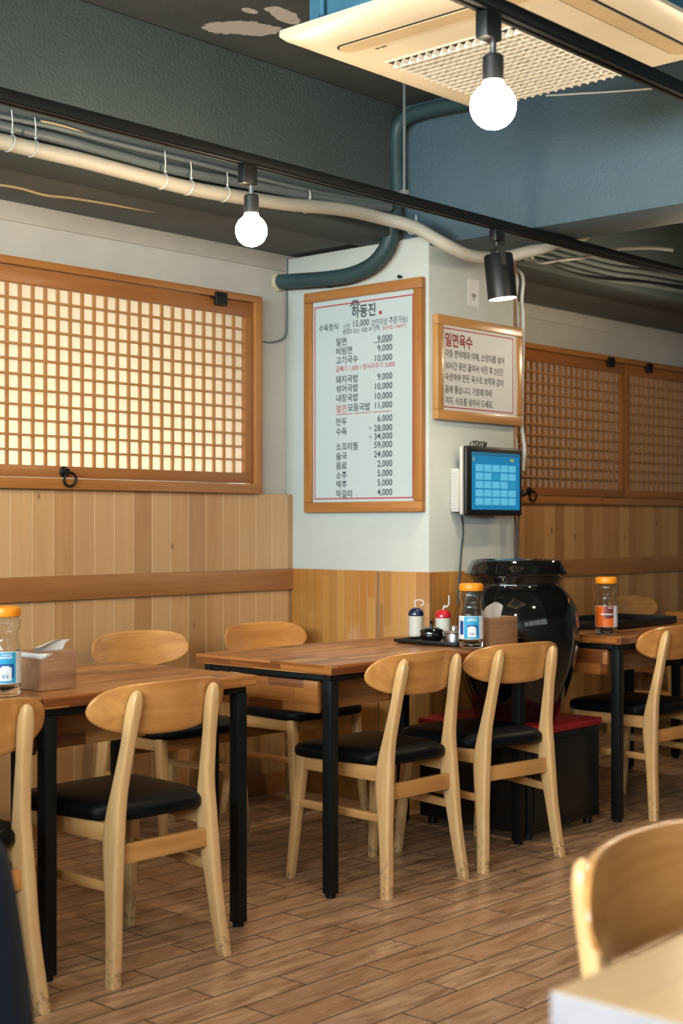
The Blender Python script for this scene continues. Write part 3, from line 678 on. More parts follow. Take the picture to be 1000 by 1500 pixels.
# ================================================================ TABLE THINGS
TZ = 0.751
def make_bottle(label, p, kind, rz):
    root = thing('bottle', label, 'bottle', (p.x, p.y, TZ), rz, 'clear plastic bottles with orange caps')
    r = 0.0445
    prof = [(0.001, 0.002), (0.030, 0.0), (r - 0.004, 0.002), (r - 0.001, 0.008), (r - 0.001, 0.028), (r, 0.032), (r, 0.118), (r - 0.0005, 0.125), (r - 0.0055, 0.142), (r - 0.008, 0.158), (r - 0.006, 0.17), (r - 0.001, 0.182), (r, 0.192), (r - 0.001, 0.199), (r - 0.004, 0.204), (r - 0.006, 0.207), (0.001, 0.207)]
    inner = [(max(q - 0.0014, 0.001), z) for q, z in prof[4:-1]]
    MB().lathe(prof[:-1] + list(reversed(inner)) + [(0.001, 0.010)], 40).build('body', 'bottle_clear', root, 60)
    c = MB(); n = 60; rg = []
    for rr, z in ((r - 0.005, 0.2075), (r - 0.001, 0.2085), (r, 0.212), (r, 0.226), (r - 0.002, 0.2315), (r - 0.008, 0.2345), (0.002, 0.2355)):
        rg.append([Vector(((rr - (0.0006 if k % 2 else 0)) * math.cos(2 * math.pi * k / n), (rr - (0.0006 if k % 2 else 0)) * math.sin(2 * math.pi * k / n), z)) for k in range(n)])
    c.ring_loft(rg); c.build('cap', 'orange_cap', root)
    def patch(mb, a0, a1, z0, z1, rr):
        n_ = max(2, int((a1 - a0) / 6)); vs = []
        for i in range(n_ + 1):
            q = R(a0 + (a1 - a0) * i / n_)
            for z in (z0, z1): vs.append(Vector((rr * math.cos(q), rr * math.sin(q), z)))
        mb._add(vs, [(2 * i, 2 * i + 2, 2 * i + 3, 2 * i + 1) for i in range(n_)])
    l = MB()
    if kind == 'blue':
        l.use('label_white'); patch(l, -110, 110, 0.034, 0.118, r + 0.0006)
        l.use('label_blue'); patch(l, -52, 22, 0.036, 0.116, r + 0.0009)
        l.use('label_navy'); patch(l, -78, -56, 0.05, 0.10, r + 0.0009); patch(l, -36, 14, 0.078, 0.086, r + 0.0011); patch(l, 6, 14, 0.05, 0.08, r + 0.0011)
        l.use('label_white'); patch(l, -34, 6, 0.042, 0.077, r + 0.0012); patch(l, -26, -2, 0.077, 0.081, r + 0.0013)
        for a0 in range(-38, 8, 6): patch(l, a0, a0 + 4, 0.1, 0.1055, r + 0.0011)
        for a0 in range(-28, 4, 5): patch(l, a0, a0 + 3, 0.108, 0.1115, r + 0.0011)
        l.use('label_navy')
        for a0 in (-24, -12): patch(l, a0, a0 + 7, 0.050, 0.0525, r + 0.0014); patch(l, a0, a0 + 2, 0.050, 0.058, r + 0.0014); patch(l, a0 + 4, a0 + 7, 0.055, 0.058, r + 0.0014)
    else:
        l.use('label_white'); patch(l, -110, 110, 0.034, 0.118, r + 0.0006)
        l.use('label_orange'); patch(l, -95, 20, 0.035, 0.117, r + 0.0009)
        l.use('label_brown'); patch(l, -30, 19, 0.068, 0.116, r + 0.0011); patch(l, -78, -74, 0.036, 0.09, r + 0.0011)
        l.use('label_white')
        for a0 in range(-48, 10, 7): patch(l, a0, a0 + 5, 0.082, 0.0875, r + 0.0013)
        for a0 in range(-10, 14, 6): patch(l, a0, a0 + 4, 0.109, 0.1115, r + 0.0013)
    l.build('label', None, root)
    return root
def face_cam(p, extra=0): return math.atan2(-p.y, -p.x) + R(extra)
p = Vector((2.205, 3.195, 0)); make_bottle('orange-capped bottle with a blue label at the left edge beside the tissue box', p, 'blue', face_cam(p, 20))
p = Vector((4.195, 3.168, 0)); make_bottle('orange-capped bottle with a blue label standing before the condiment tray', p, 'blue', face_cam(p, 18))
p = Vector((5.075, 3.145, 0)); make_bottle('orange-capped bottle with an orange label on the table at the right', p, 'orange', face_cam(p, 20))

def make_tissue_box(label, x0, y0, wx, wy, h, style):
    root = thing('tissue_box', label, 'tissue box', (x0 + wx / 2, y0 + wy / 2, TZ), 0, 'wooden napkin boxes on the tables')
    m = MB(); t = 0.006; hx, hy = wx / 2, wy / 2
    if style == 1:   # low-fronted box
        m.box((-hx, -hy, 0), (hx, -hy + t, h * 0.97), 0.001)
    else: m.box((-hx, -hy, 0), (hx, -hy + t, h), 0.001)
    m.box((-hx, hy - t, 0), (hx, hy, h), 0.001).box((-hx, -hy + t, 0), (-hx + t, hy - t, h), 0.001).box((hx - t, -hy + t, 0), (hx, hy - t, h), 0.001)
    m.box((-hx + t, -hy + t, 0), (hx - t, hy - t, t)).box((-hx + t, -hy + t, h - t), (hx - t, -0.012, h - 0.001)).box((-hx + t, 0.012, h - t), (hx - t, hy - t, h - 0.001))
    m.build('box', 'box_wood', root)
    return root
def sheet(name, rows, parent, thick=0.001):
    n = len(rows[0]); vs = [Vector(p) for r in rows for p in r]; fs = []
    for i in range(len(rows) - 1):
        for j in range(n - 1): fs.append((i * n + j, i * n + j + 1, (i + 1) * n + j + 1, (i + 1) * n + j))
    m = MB(); m._add(vs, fs); o = m.build(name, 'tissue', parent, 80)
    md = o.modifiers.new('solid', 'SOLIDIFY'); md.thickness = thick
    md = o.modifiers.new('sub', 'SUBSURF'); md.levels = 2; md.render_levels = 2
    return o
t1 = make_tissue_box('wooden napkin box with a white napkin trailing out, at the left', 2.325, 3.20, 0.120, 0.120, 0.104, 1)
rows = []
for i in range(8):
    s_ = i / 7; rows.append([(-0.035 + 0.095 * j / 5 - 0.018 * s_ + 0.050 * s_ * s_ * (j / 5), -0.002 - 0.006 * math.sin(j * 1.3) * s_ - 0.03 * s_ * s_ * (1 - j / 5), 0.082 + 0.058 * math.sin(s_ * 1.5) - 0.016 * (1 - j / 5) * s_ - 0.012 * abs(j - 2.5) / 2.5 * s_) for j in range(6)])
sheet('napkin', rows, t1)
rows = [[(-0.0605, -0.03 + 0.02 * j, z) for j in range(3)] for z in (0.106, 0.094)]
m = MB()   # napkin lip folded over the near left corner of the rim
vs = []
for x, y in ((-0.0615, 0.056), (-0.0615, 0.0), (-0.0615, -0.0615), (-0.02, -0.0615), (-0.026, -0.0615)):
    vs.append((x, y))
poly_top = [(-0.0612, 0.05, 0.1005), (-0.0612, -0.0612, 0.1005), (-0.018, -0.0612, 0.1005)]
poly_bot = [(-0.0612, 0.05, 0.088), (-0.0612, -0.0612, 0.086), (-0.036, -0.0612, 0.087)]
m._add([Vector(q) for q in poly_top + poly_bot], [(0, 1, 4, 3), (1, 2, 5, 4)], False)
o = m.build('napkin_edge', 'tissue', t1); md = o.modifiers.new('solid', 'SOLIDIFY'); md.thickness = 0.001
t2 = make_tissue_box('wooden napkin box in front of the black jar, white napkin standing up', 4.295, 3.15, 0.165, 0.12, 0.103, 2)
rows = []
for i in range(8):
    s_ = i / 7; rows.append([(-0.058 + 0.104 * j / 5 - 0.012 * s_ * (1 - j / 5) + (0.010 * s_ if j == 5 else 0), 0.004 * math.sin(j * 2.1) - 0.01 * s_, 0.085 + (0.048 + 0.026 * math.sin(j / 5 * 2.0)) * s_ - (0.012 if j in (0, 5) else 0) * s_) for j in range(6)])
sheet('napkin', rows, t2)

ty = thing('tray', 'small black tray holding the condiments on the long table', 'tray', (4.29, 3.37, TZ))
MB().box((-0.105, -0.14, 0), (0.105, 0.14, 0.006), 0.002).box((-0.115, -0.15, 0.004), (-0.105, 0.15, 0.016), 0.002).box((0.105, -0.15, 0.004), (0.115, 0.15, 0.016), 0.002) \
    .box((-0.105, -0.15, 0.004), (0.105, -0.14, 0.016), 0.002).box((-0.105, 0.14, 0.004), (0.105, 0.15, 0.016), 0.002).build('rim', 'black_plastic', ty)
def squeeze(label, p, cap, curl):
    root = thing('squeeze_bottle', label, 'sauce bottle', (p.x, p.y, TZ + p.z))
    MB().lathe([(0.001, 0), (0.026, 0), (0.029, 0.004), (0.029, 0.082), (0.001, 0.082)], 28).build('body', 'milky', root)
    MB().lathe([(0.0295, 0.082), (0.031, 0.084), (0.031, 0.092), (0.028, 0.103), (0.02, 0.111), (0.008, 0.115), (0.001, 0.1155)], 28).build('cap', cap, root)
    nz = MB().tube(smooth_path([Vector((0, 0, 0.113)), *[Vector(c) for c in curl]], 6), 0.0028, 8)
    nz.build('nozzle', 'nozzle', root)
    return root
d1 = RT * 1.0
squeeze('sauce bottle with a navy blue cap and looped nozzle, behind the tray', at_Z(609, 932, TZ), 'navy_cap', [RT * -0.004 + Vector((0, 0, .135)), RT * 0.004 + Vector((0, 0, .145)), RT * 0.026 + Vector((0, 0, .143)), RT * 0.03 + Vector((0, 0, .128)), RT * 0.018 + Vector((0, 0, .122))]).location.z = TZ
squeeze('sauce bottle with a red cap and hooked nozzle, behind the tray', Vector((4.452, 3.50, 0)), 'red_cap', [RT * 0.006 + Vector((0, 0, .130)), RT * 0.012 + Vector((0, 0, .124)), RT * 0.022 + Vector((0, 0, .134)), RT * 0.024 + Vector((0, 0, .158)), RT * 0.022 + Vector((0, 0, .170))])
q = Vector((4.262, 3.405, TZ + 0.0065))
pt = thing('condiment_pot', 'small round black lidded pot at the front of the tray', 'pot', q)
MB().lathe([(0.001, 0), (0.032, 0), (0.040, 0.008), (0.044, 0.025), (0.042, 0.036), (0.001, 0.036)], 32).build('body', 'glaze', pt)
MB().lathe([(0.044, 0.0365), (0.046, 0.039), (0.042, 0.045), (0.025, 0.053), (0.001, 0.056)], 32).build('lid', 'glaze', pt)
MB().lathe([(0.001, 0.054), (0.006, 0.055), (0.005, 0.064), (0.0075, 0.072), (0.005, 0.079), (0.001, 0.081)], 16).build('knob', 'glaze', pt)
q = Vector((4.272, 3.305, TZ + 0.0065))
pt = thing('sugar_pot', 'small steel lidded pot on the tray beside the black pot', 'pot', q)
MB().lathe([(0.001, 0), (0.035, 0), (0.038, 0.004), (0.038, 0.034), (0.001, 0.034)], 32).build('body', 'steel', pt)
MB().lathe([(0.0395, 0.0345), (0.041, 0.038), (0.037, 0.044), (0.018, 0.047), (0.001, 0.0475)], 32).build('lid', 'steel', pt)
MB().lathe([(0.001, 0.047), (0.014, 0.0475), (0.014, 0.058), (0.011, 0.064), (0.001, 0.065)], 20).build('knob', 'steel', pt)
sv = thing('serving_tray', 'flat black tray lying on the right table behind the bottle', 'tray', (5.56, 3.42, TZ))
MB().box((-0.27, -0.16, 0), (0.27, 0.16, 0.006), 0.002).box((-0.28, -0.17, 0.003), (-0.27, 0.17, 0.035), 0.002).box((0.27, -0.17, 0.003), (0.28, 0.17, 0.035), 0.002) \
    .box((-0.27, -0.17, 0.003), (0.27, -0.16, 0.035), 0.002).box((-0.27, 0.16, 0.003), (0.27, 0.17, 0.035), 0.002).build('rim', 'black_plastic', sv)

# ================================================================ MENU BOARD on the pillar front
by0, by1, bz0, bz1 = 3.785, 4.465, 1.252, 2.234      # by1 is the left side as one reads it
mb_ = thing('menu_board', 'tall framed white menu with red border on the pillar front', 'menu', (XP, (by0 + by1) / 2, bz0))
def board_frame(root, y0, y1, z0, z1, x0, x1, fw):
    c = Vector(root.location); f = MB()
    f.use('frame_across')
    for za, zb in ((z0, z0 + fw), (z1 - fw, z1)): f.box(Vector((x0, y0, za)) - c, Vector((x1, y1, zb)) - c, 0.004)
    f.use('frame_up')
    for ya, yb in ((y0, y0 + fw), (y1 - fw, y1)): f.box(Vector((x0, ya, z0 + fw)) - c, Vector((x1, yb, z1 - fw)) - c, 0.004)
    f.build('frame', None, root)
board_frame(mb_, by0, by1, bz0, bz1, XP - 0.030, XP - 0.001, 0.046)
c0 = Vector(mb_.location)
PX = XP - 0.014
MB().box(Vector((PX, by0 + 0.040, bz0 + 0.040)) - c0, Vector((PX + 0.006, by1 - 0.040, bz1 - 0.040)) - c0).build('panel', 'paper_white', mb_)
# plane of the panel: x along -Y, y along Z, facing -X
BM = Matrix.Translation(Vector((PX, by1, bz0)) - c0) @ Matrix(((0, 0, -1, 0), (-1, 0, 0, 0), (0, 1, 0, 0), (0, 0, 0, 1)))
def bp(cx, cy):
    """a reading of the menu sheet: metres from its lower left corner"""
    v = at_X(430 + cx / 3.848, 380 + cy / 3.848, PX); return by1 - v.y, v.z - bz0
K = 'ink'
SZ = 0.037
def row(nm, cx, cy, pr, pcy, size=SZ):
    x, y = bp(cx, cy); L = [(nm, x, y, size, 'LEFT', 0.97, 0.014)]
    if pr:
        x, y = bp(557, pcy); L.append((pr, x, y, size * 1.04, 'RIGHT', 1.0, 0.012))
    return L
T_ = []
x, y = bp(326, 288); T_.append(('하동진', x, y, 0.060, 'LEFT', 0.86, 0.022))
x, y = bp(143, 386); T_.append(('수육정식', x, y, 0.034, 'LEFT', 0.94, 0.013))
x, y = bp(278, 377); T_.append(('1인', x, y, 0.032, 'LEFT', 0.95, 0.006))
x, y = bp(330, 366); T_.append(('15,000', x, y, 0.039, 'LEFT', 0.93, 0.008))
x, y = bp(438, 352); T_.append(('(2인이상 주문가능)', x, y, 0.034, 'LEFT', 0.76, 0.006))
x, y = bp(277, 408); T_.append(('면요리 또는 국밥 中 선택', x, y, 0.024, 'LEFT', 0.86, 0.005))
for r_ in (('밀면', 238, 462, '9,000', 440), ('비빔면', 238, 514, '9,000', 494), ('고기국수', 238, 566, '10,000', 550), ('돼지국밥', 238, 674, '9,000', 656), ('섞어국밥', 238, 726, '10,000', 710),
           ('내장국밥', 238, 779, '10,000', 765), ('만두', 238, 911, '6,000', 893), ('수육', 238, 966, '28,000', 947), ('', 238, 990, '34,000', 994),
           ('소꼬리찜', 238, 1051, '59,000', 1042), ('술국', 238, 1104, '24,000', 1096), ('음료', 238, 1158, '2,000', 1150), ('소주', 238, 1212, '5,000', 1204), ('맥주', 238, 1264, '5,000', 1258), ('막걸리', 238, 1316, '4,000', 1312)):
    T_ += row(*r_)
x, y = bp(304, 831); T_.append(('모듬국밥', x, y, SZ, 'LEFT', 0.97, 0.014)); x, y = bp(557, 818); T_.append(('11,000', x, y, SZ * 1.04, 'RIGHT', 1.0, 0.012))
x, y = bp(424, 951); T_.append(('中', x, y, 0.018, 'LEFT', 0.9, 0.004)); x, y = bp(424, 998); T_.append(('大', x, y, 0.018, 'LEFT', 0.9, 0.004))
T_ = [t for t in T_ if t[0]]
text_mesh('title_lettering', T_[:1], BM, 'ink', mb_)['label'] = 'brush-lettered black heading'
text_mesh('prices', [t for t in T_[1:] if t[4] == 'RIGHT'], BM, 'ink', mb_)
text_mesh('dish_names', [t for t in T_[1:] if t[4] != 'RIGHT'], BM, 'ink', mb_)
RD = []
x, y = bp(500, 384); RD.append(('얼큰국밥 1,000추가', x, y, 0.020, 'LEFT', 0.82, 0.004))
x, y = bp(237, 616); RD.append(('곱빼기 1,000 / 면사리추가 3,000', x, y, 0.0275, 'LEFT', 0.94, 0.006))
x, y = bp(238, 838); RD.append(('얼큰', x, y, SZ, 'LEFT', 0.97, 0.006))
text_mesh('red_lettering', RD, BM, 'ink_red', mb_)['label'] = 'red lettering'
g = MB()
def rect(mb, M, x0, y0, x1, y1, z=0.0008): mb._add([M @ Vector((a, b, z)) for a, b in ((x0, y0), (x1, y0), (x1, y1), (x0, y1))], [(0, 1, 2, 3)], False)
bx0, by_0, bx1, by_1 = 0.054, 0.058, (by1 - by0) - 0.056, (bz1 - bz0) - 0.066; t = 0.0055
rect(g, BM, bx0, by_0, bx1, by_0 + t); rect(g, BM, bx0, by_1 - t, bx1, by_1); rect(g, BM, bx0, by_0 + t, bx0 + t, by_1 - t); rect(g, BM, bx1 - t, by_0 + t, bx1, by_1 - t)
x, y = bp(242, 874); x2, y2 = bp(552, 855); ym = (y + y2) / 2
for a, b in ((0, .3), (.33, .63), (.67, 1)): rect(g, BM, x + (x2 - x) * a, ym - 0.0015, x + (x2 - x) * b, ym + 0.0015)
x, y = bp(481, 310); x2, y2 = bp(497, 289); rect(g, BM, x, y, x2, y2)
g.build('red_border', 'ink_red', mb_)['label'] = 'red printed border'
g = MB()   # little tiled roof drawn above the name
x, y = bp(316, 254); x2, y2 = bp(376, 238)
def strk(pts, wd):
    for (a, b), (c, d) in zip(pts, pts[1:]):
        n_ = Vector((-(d - b), c - a)).normalized() * wd / 2
        g._add([BM @ Vector((p[0], p[1], 0.0009)) for p in ((a - n_.x, b - n_.y), (c - n_.x, d - n_.y), (c + n_.x, d + n_.y), (a + n_.x, b + n_.y))], [(0, 1, 2, 3)], False)
wv = x2 - x; ym = (y + y2) / 2
strk([(x, ym - .012), (x + wv * .18, ym - .006), (x + wv * .27, ym + .010), (x + wv * .72, ym + .010), (x + wv * .82, ym - .006), (x + wv, ym - .010)], 0.005)
strk([(x + wv * .05, ym - .010), (x + wv * .22, ym - .008), (x + wv * .8, ym - .007)], 0.003)
for k in range(6): strk([(x + wv * (.3 + .08 * k), ym + .008), (x + wv * (.28 + .085 * k), ym - .006)], 0.0022)
g.build('roof_emblem', 'ink', mb_)
g = MB(); x, y = bp(452, 470); x2, y2 = bp(548, 460); strk([(x, y), (x + (x2 - x) * .5, (y + y2) / 2 - .001), (x2, y2)], 0.003); g.build('underline', 'ink_grey', mb_)
for cx in (601, 205):
    v = at_X(430 + cx / 3.848, 380 + (98 if cx == 601 else 152) / 3.848, XP - 0.008) - c0
    MB().tube([Vector((0, v.y, v.z)), Vector((-0.016, v.y, v.z)), Vector((-0.020, v.y, v.z))], [0.006, 0.006, 0.008]).build('hook', 'black_metal', mb_)

# ================================================================ NOTICE BOARD on the pillar side
nx0, nx1, nz0, nz1 = 4.722, 5.335, 1.640, 2.080
nb = thing('notice_board', 'smaller framed notice with red heading on the pillar side', 'notice', ((nx0 + nx1) / 2, YP, nz0))
c1 = Vector(nb.location); fw = 0.042; f = MB(); f.use('frame_light_across')
for za, zb in ((nz0, nz0 + fw), (nz1 - fw, nz1)): f.box(Vector((nx0, YP - 0.030, za)) - c1, Vector((nx1, YP - 0.001, zb)) - c1, 0.004)
f.use('frame_light_up')
for xa, xb in ((nx0, nx0 + fw), (nx1 - fw, nx1)): f.box(Vector((xa, YP - 0.030, nz0 + fw)) - c1, Vector((xb, YP - 0.001, nz1 - fw)) - c1, 0.004)
f.build('frame', None, nb)
PY = YP - 0.024
MB().box(Vector((nx0 + .04, PY, nz0 + .04)) - c1, Vector((nx1 - .04, PY + .006, nz1 - .04)) - c1).build('panel', 'notice_white', nb)
NM = Matrix.Translation(Vector((nx0, PY, nz0)) - c1) @ Matrix(((1, 0, 0, 0), (0, 0, -1, 0), (0, 1, 0, 0), (0, 0, 0, 1)))
def np_(cx, cy):
    v = at_Y(620 + cx * 170 / 750, 440 + cy * 340 / 1500, PY); return v.x - nx0 + 0.012, v.z - nz0
x, y = np_(127, 236); text_mesh('heading', [('밀면육수', x, y, 0.062, 'LEFT', 0.84, 0.03)], NM, 'ink_darkred', nb)['label'] = 'dark red heading'
L_ = []
for s_, cy, x1_ in (('각종 한약재와 야채, 소양지를 넣어', 330, 530), ('30시간 동안 끓여서 식힌 후 2년간', 408, 524), ('숙성하여 만든 육수로 보약과 같이', 482, 520), ('몸에 좋습니다. 기호에 따라', 562, 445), ('겨자, 식초를 넣어서 드세요.', 636, 455)):
    x, y = np_(127, cy); L_.append((s_, x, y, 0.0365, 'LEFT', 0.82, 0.009))
text_mesh('lettering', L_, NM, 'ink_grey', nb)
g = MB(); a0, a1, a2, a3 = 0.052, 0.052, (nx1 - nx0) - 0.066, (nz1 - nz0) - 0.052; t = 0.005
rect(g, NM, a0 - .01, a1, a2, a1 + t); rect(g, NM, a0 - .01, a3 - t, a2, a3); rect(g, NM, a2 - t, a1 + t, a2, a3 - t)
g.build('red_border', 'ink_red', nb)['label'] = 'red printed border'

# wifi sticker (its square code is left out)
p0 = at_Y(685, 408, YP); p1 = at_Y(701, 450, YP)
wf = thing('sticker', 'small white sticker with a wireless symbol above the notice', 'sticker', (p0.x, YP, p1.z))
MB().box((0, -0.002, 0), (p1.x - p0.x, 0.0, p0.z - p1.z)).build('paper', 'notice_white', wf)
g = MB(); cx, cz = (p1.x - p0.x) / 2, 0.028
for r_ in (0.008, 0.015, 0.022):
    n_ = 10; vs = []
    for i in range(n_ + 1):
        q = R(45 + 90 * i / n_)
        for rr in (r_, r_ + 0.0042): vs.append(Vector((cx + rr * math.cos(q), -0.0026, cz + rr * math.sin(q))))
    g._add(vs, [(2 * i, 2 * i + 2, 2 * i + 3, 2 * i + 1) for i in range(n_)], False)
g._add([Vector((cx + 0.004 * math.cos(k), -0.0026, cz + 0.004 * math.sin(k))) for k in [2 * math.pi * i / 12 for i in range(12)]], [tuple(range(12))], False)
g.build('symbol', 'ink_grey', wf)

# ================================================================ ORDER TABLET on the pillar side
tx0, tx1, tz0, tz1 = 4.855, 5.262, 1.237, 1.533; TY = 3.69
tb = thing('order_tablet', 'black order tablet with a glowing blue screen on the pillar side', 'tablet', (tx0, TY, tz0))
tw, th = tx1 - tx0, tz1 - tz0
MB().box((0, 0, 0), (tw, 0.022, th), 0.009, seg=3).build('bezel', 'black_plastic', tb)
MB().box((-0.004, 0.0225, 0.004), (tw - 0.05, 0.036, th - 0.004), 0.005).build('back_cover', 'device_white', tb)
m = MB().box((-0.012, 0.037, 0.015), (0.20, YP - TY - 0.001, 0.20), 0.006)
for k in range(13): m.box((-0.0155, 0.040, 0.03 + k * 0.0125), (-0.011, 0.074, 0.037 + k * 0.0125))
m.build('wall_mount', 'device_white', tb)
sc = MB(); SM = Matrix.Translation((0.034, -0.0012, 0.026)) @ Matrix(((1, 0, 0, 0), (0, 0, -1, 0), (0, 1, 0, 0), (0, 0, 0, 1)))
sw, sh = tw - 0.058, th - 0.052
sc.use('screen'); rect(sc, SM, 0, 0, sw, sh, 0)
sc.use('tile_bar'); rect(sc, SM, 0.008, sh - 0.014, sw - 0.008, sh - 0.004, .0004)
for r_ in range(5):
    for k in range(5):
        hi = (r_, k) in ((1, 2), (2, 4))
        sc.use('tile_mid' if hi else 'tile_light'); x = 0.026 + k * (sw - 0.05) / 5; z = 0.020 + (4 - r_) * (sh - 0.065) / 5
        rect(sc, SM, x, z, x + (sw - 0.05) / 5 - 0.006, z + (sh - 0.065) / 5 - 0.006, .0004)
sc.use('tile_yellow'); rect(sc, SM, sw - 0.07, sh - 0.034, sw - 0.045, sh - 0.022, .0004); rect(sc, SM, 0.008, sh - 0.036, 0.018, sh - 0.022, .0004)
sc.build('screen', None, tb)
m = MB()
for k in range(5): m.torus((0.085 + 0.022 * k, 0.03, th + 0.008), 0.014 + 0.002 * (k % 2), 0.0025, (0.5 - 0.25 * k, 1, 0.3), 18, 6)
m.build('cable_coil', 'black_plastic', tb)
MB().sphere((tw + 0.018, 0.012, 0.10), 0.016, 16, 10).box((tw - 0.002, 0.004, 0.092), (tw + 0.012, 0.018, 0.108)).build('button', 'black_plastic', tb)
cab = MB().tube(smooth_path([at_Y(676, 756, 3.735), at_Y(678, 775, 3.735), at_Y(675, 815, 3.735), at_Y(672, 855, 3.735), at_Y(670, 890, 3.735), at_Y(668, 925, 3.735), at_Y(667, 1000, 3.735)], 6), 0.0045, 8)
tag(cab.build('power_cable', 'black_plastic'), 'black cable hanging from the tablet mount down past the orange-capped bottle', 'cable')
for dx, lab in ((0, 'left black cord below the tablet, behind the jar lid'), (6, 'right black cord below the tablet, behind the jar lid')):
    c = MB().tube(smooth_path([at_Y(754 + dx, 748, 3.74), at_Y(755 + dx * .6, 780, 3.74), at_Y(754 + dx * .7, 815, 3.74), at_Y(754 + dx * .5, 900, 3.74)], 6), 0.004, 8)
    tag(c.build('cable', 'black_plastic'), lab, 'cable')

# ================================================================ TRACKS, BULBS, SPOTLIGHT
def make_track(label, y, z, x0, x1, rods):
    root = thing('light_track', label, 'light track', (x0, y, z))
    m = MB(); L = x1 - x0
    m.box((0, -0.017, 0.004), (L, 0.017, 0.034), 0.002).box((0, -0.017, -0.002), (L, -0.006, 0.004)).box((0, 0.006, -0.002), (L, 0.017, 0.004))
    m.build('rail', 'black_metal', root)
    for xr in rods:
        MB().tube([(xr - x0, 0, 0.034), (xr - x0, 0, CEIL - z)], 0.0055, 8).lathe([(0.02, 0.034), (0.02, 0.05), (0.008, 0.052)], 14, (xr - x0, 0, 0)).build('hanger_rod', 'grey_pipe', root)
    return root
T1Y, T1Z = 3.252, 2.327
T2Y, T2Z = 1.888, 2.327
make_track('long black light track hanging in front of the wall beam', T1Y, T1Z, -1.5, 9.5, [at_Y(592, 280, T1Y).x, 0.8, 6.6])
make_track('black light track crossing below the air conditioner', T2Y, T2Z, -1.5, 9.5, [0.6, 6.2])
def make_pendant(label, x, y, z):
    root = thing('pendant_bulb', label, 'lamp', (x, y, z), 0, 'bare globe bulbs on the light tracks')
    MB().box((-0.045, -0.016, -0.062), (0.012, 0.016, -0.003), 0.003).build('track_adapter', 'black_plastic', root)
    MB().tube([(0, 0, -0.062), (0, 0, -0.094)], 0.0075, 12).build('stem', 'chrome', root)
    MB().lathe([(0.001, -0.092), (0.020, -0.092), (0.0235, -0.096), (0.0235, -0.150), (0.001, -0.150)], 24).build('socket', 'black_plastic', root)
    prof = [(0.001, -0.148), (0.021, -0.150), (0.024, -0.158)]
    for i in range(3, 17):
        q = math.pi * i / 16; prof.append((max(0.050 * math.sin(q), 0.0008), -0.204 + 0.050 * math.cos(q)))
    MB().lathe(prof, 32).build('bulb', 'bulb_glow', root, 60)
    return root
q = at_Y(368, 245, T1Y); make_pendant('glowing globe bulb hanging above the left lattice window', q.x, T1Y, T1Z)
q = at_Y(722, 20, T2Y); make_pendant('large glowing globe bulb hanging below the air conditioner', q.x, T2Y, T2Z)
for x, y in ((6.32, T1Y), (1.15, T2Y), (4.3, T2Y)):  # first follows a visible glow; second-track pair unseen, added to light tables and floor
    make_pendant('globe bulb further along a light track, beyond the picture', x, y, T1Z)
q = at_Y(728, 335, T1Y)
sp = thing('track_spotlight', 'black cylinder spotlight on the track in front of the pillar side', 'lamp', (q.x, T1Y, T1Z))
MB().box((-0.03, -0.016, -0.050), (0.03, 0.016, -0.003), 0.003).tube([(0, 0, -0.05), (0, 0, -0.072)], 0.012).build('track_adapter', 'black_plastic', sp)
tl = (RT * 0.11 + FW * 0.02 + Vector((0, 0, -1))).normalized()
SMx = Matrix.Translation((0, 0, -0.072)) @ tl.to_track_quat('Z', 'Y').to_matrix().to_4x4()
m = MB(); R0 = 0.056
m.lathe([(R0 - .012, 0.026), (R0 - .004, 0.026), (R0, 0.032), (R0, 0.195), (R0 - .004, 0.195), (R0 - .006, 0.186)], 36, M=SMx, cap=False)
m.lathe([(0.001, 0.026), (R0 - .012, 0.026)], 36, M=SMx, cap=False)
m.build('can', 'black_plastic', sp)
m = MB()
for s_ in (-1, 1): m.box((s_ * 0.058 - 0.003, -0.010, -0.002), (s_ * 0.058 + 0.003, 0.010, 0.075), M=SMx)
m.box((-0.061, -0.010, -0.004), (0.061, 0.010, 0.002), M=SMx); m.build('yoke', 'black_plastic', sp)
MB().lathe([(0.001, 0.187), (R0 - .0065, 0.187), (R0 - .0045, 0.1958), (0.001, 0.1962)], 36, M=SMx).build('lens', 'spot_glow', sp)
d = bpy.data.lights.new('spot_beam', 'SPOT'); d.energy = 42; d.color = (1.0, 0.83, 0.60); d.spot_size = R(125); d.spot_blend = 0.6; d.shadow_soft_size = 0.04
o = bpy.data.objects.new('spot_beam', d); C.objects.link(o); o.parent = sp; o.location = SMx @ Vector((0, 0, 0.197)); o.rotation_euler = tl.to_track_quat('-Z', 'Y').to_euler()

# ================================================================ AIR CONDITIONER
ax1, ay1, S_ = 3.936, 2.950, 0.97
ACZ = 2.60
ac = thing('air_conditioner', 'square cream ceiling cassette air conditioner with a lattice grille', 'air conditioner', (ax1 - S_ / 2, ay1 - S_ / 2, ACZ))
def rrect(h, r, n=6, p=None):
    out = []
    for cx, cy, a0 in ((h - r, h - r, 0), (-h + r, h - r, 90), (-h + r, -h + r, 180), (h - r, -h + r, 270)):
        for k in range(n + 1):
            q = R(a0 + 90 * k / n); out.append((cx + r * math.cos(q), cy + r * math.sin(q)))
    return out
H = S_ / 2
def zr(h, r, z): return [Vector((x, y, z)) for x, y in rrect(h, r)]
m = MB()
m.ring_loft([zr(H - 0.02, 0.02, 0.030), zr(H, 0.03, 0.028), zr(H, 0.03, 0.016), zr(H - 0.012, 0.03, 0.006), zr(H - 0.05, 0.06, -0.004), zr(H - 0.07, 0.09, -0.010), zr(H - 0.10, 0.10, -0.012)])
m.build('panel', 'cream_plastic', ac, 40)
gx0, gx1 = 3.295 - (ax1 - H), 3.850 - (ax1 - H); gy0, gy1 = 2.300 - (ay1 - H), 2.800 - (ay1 - H)
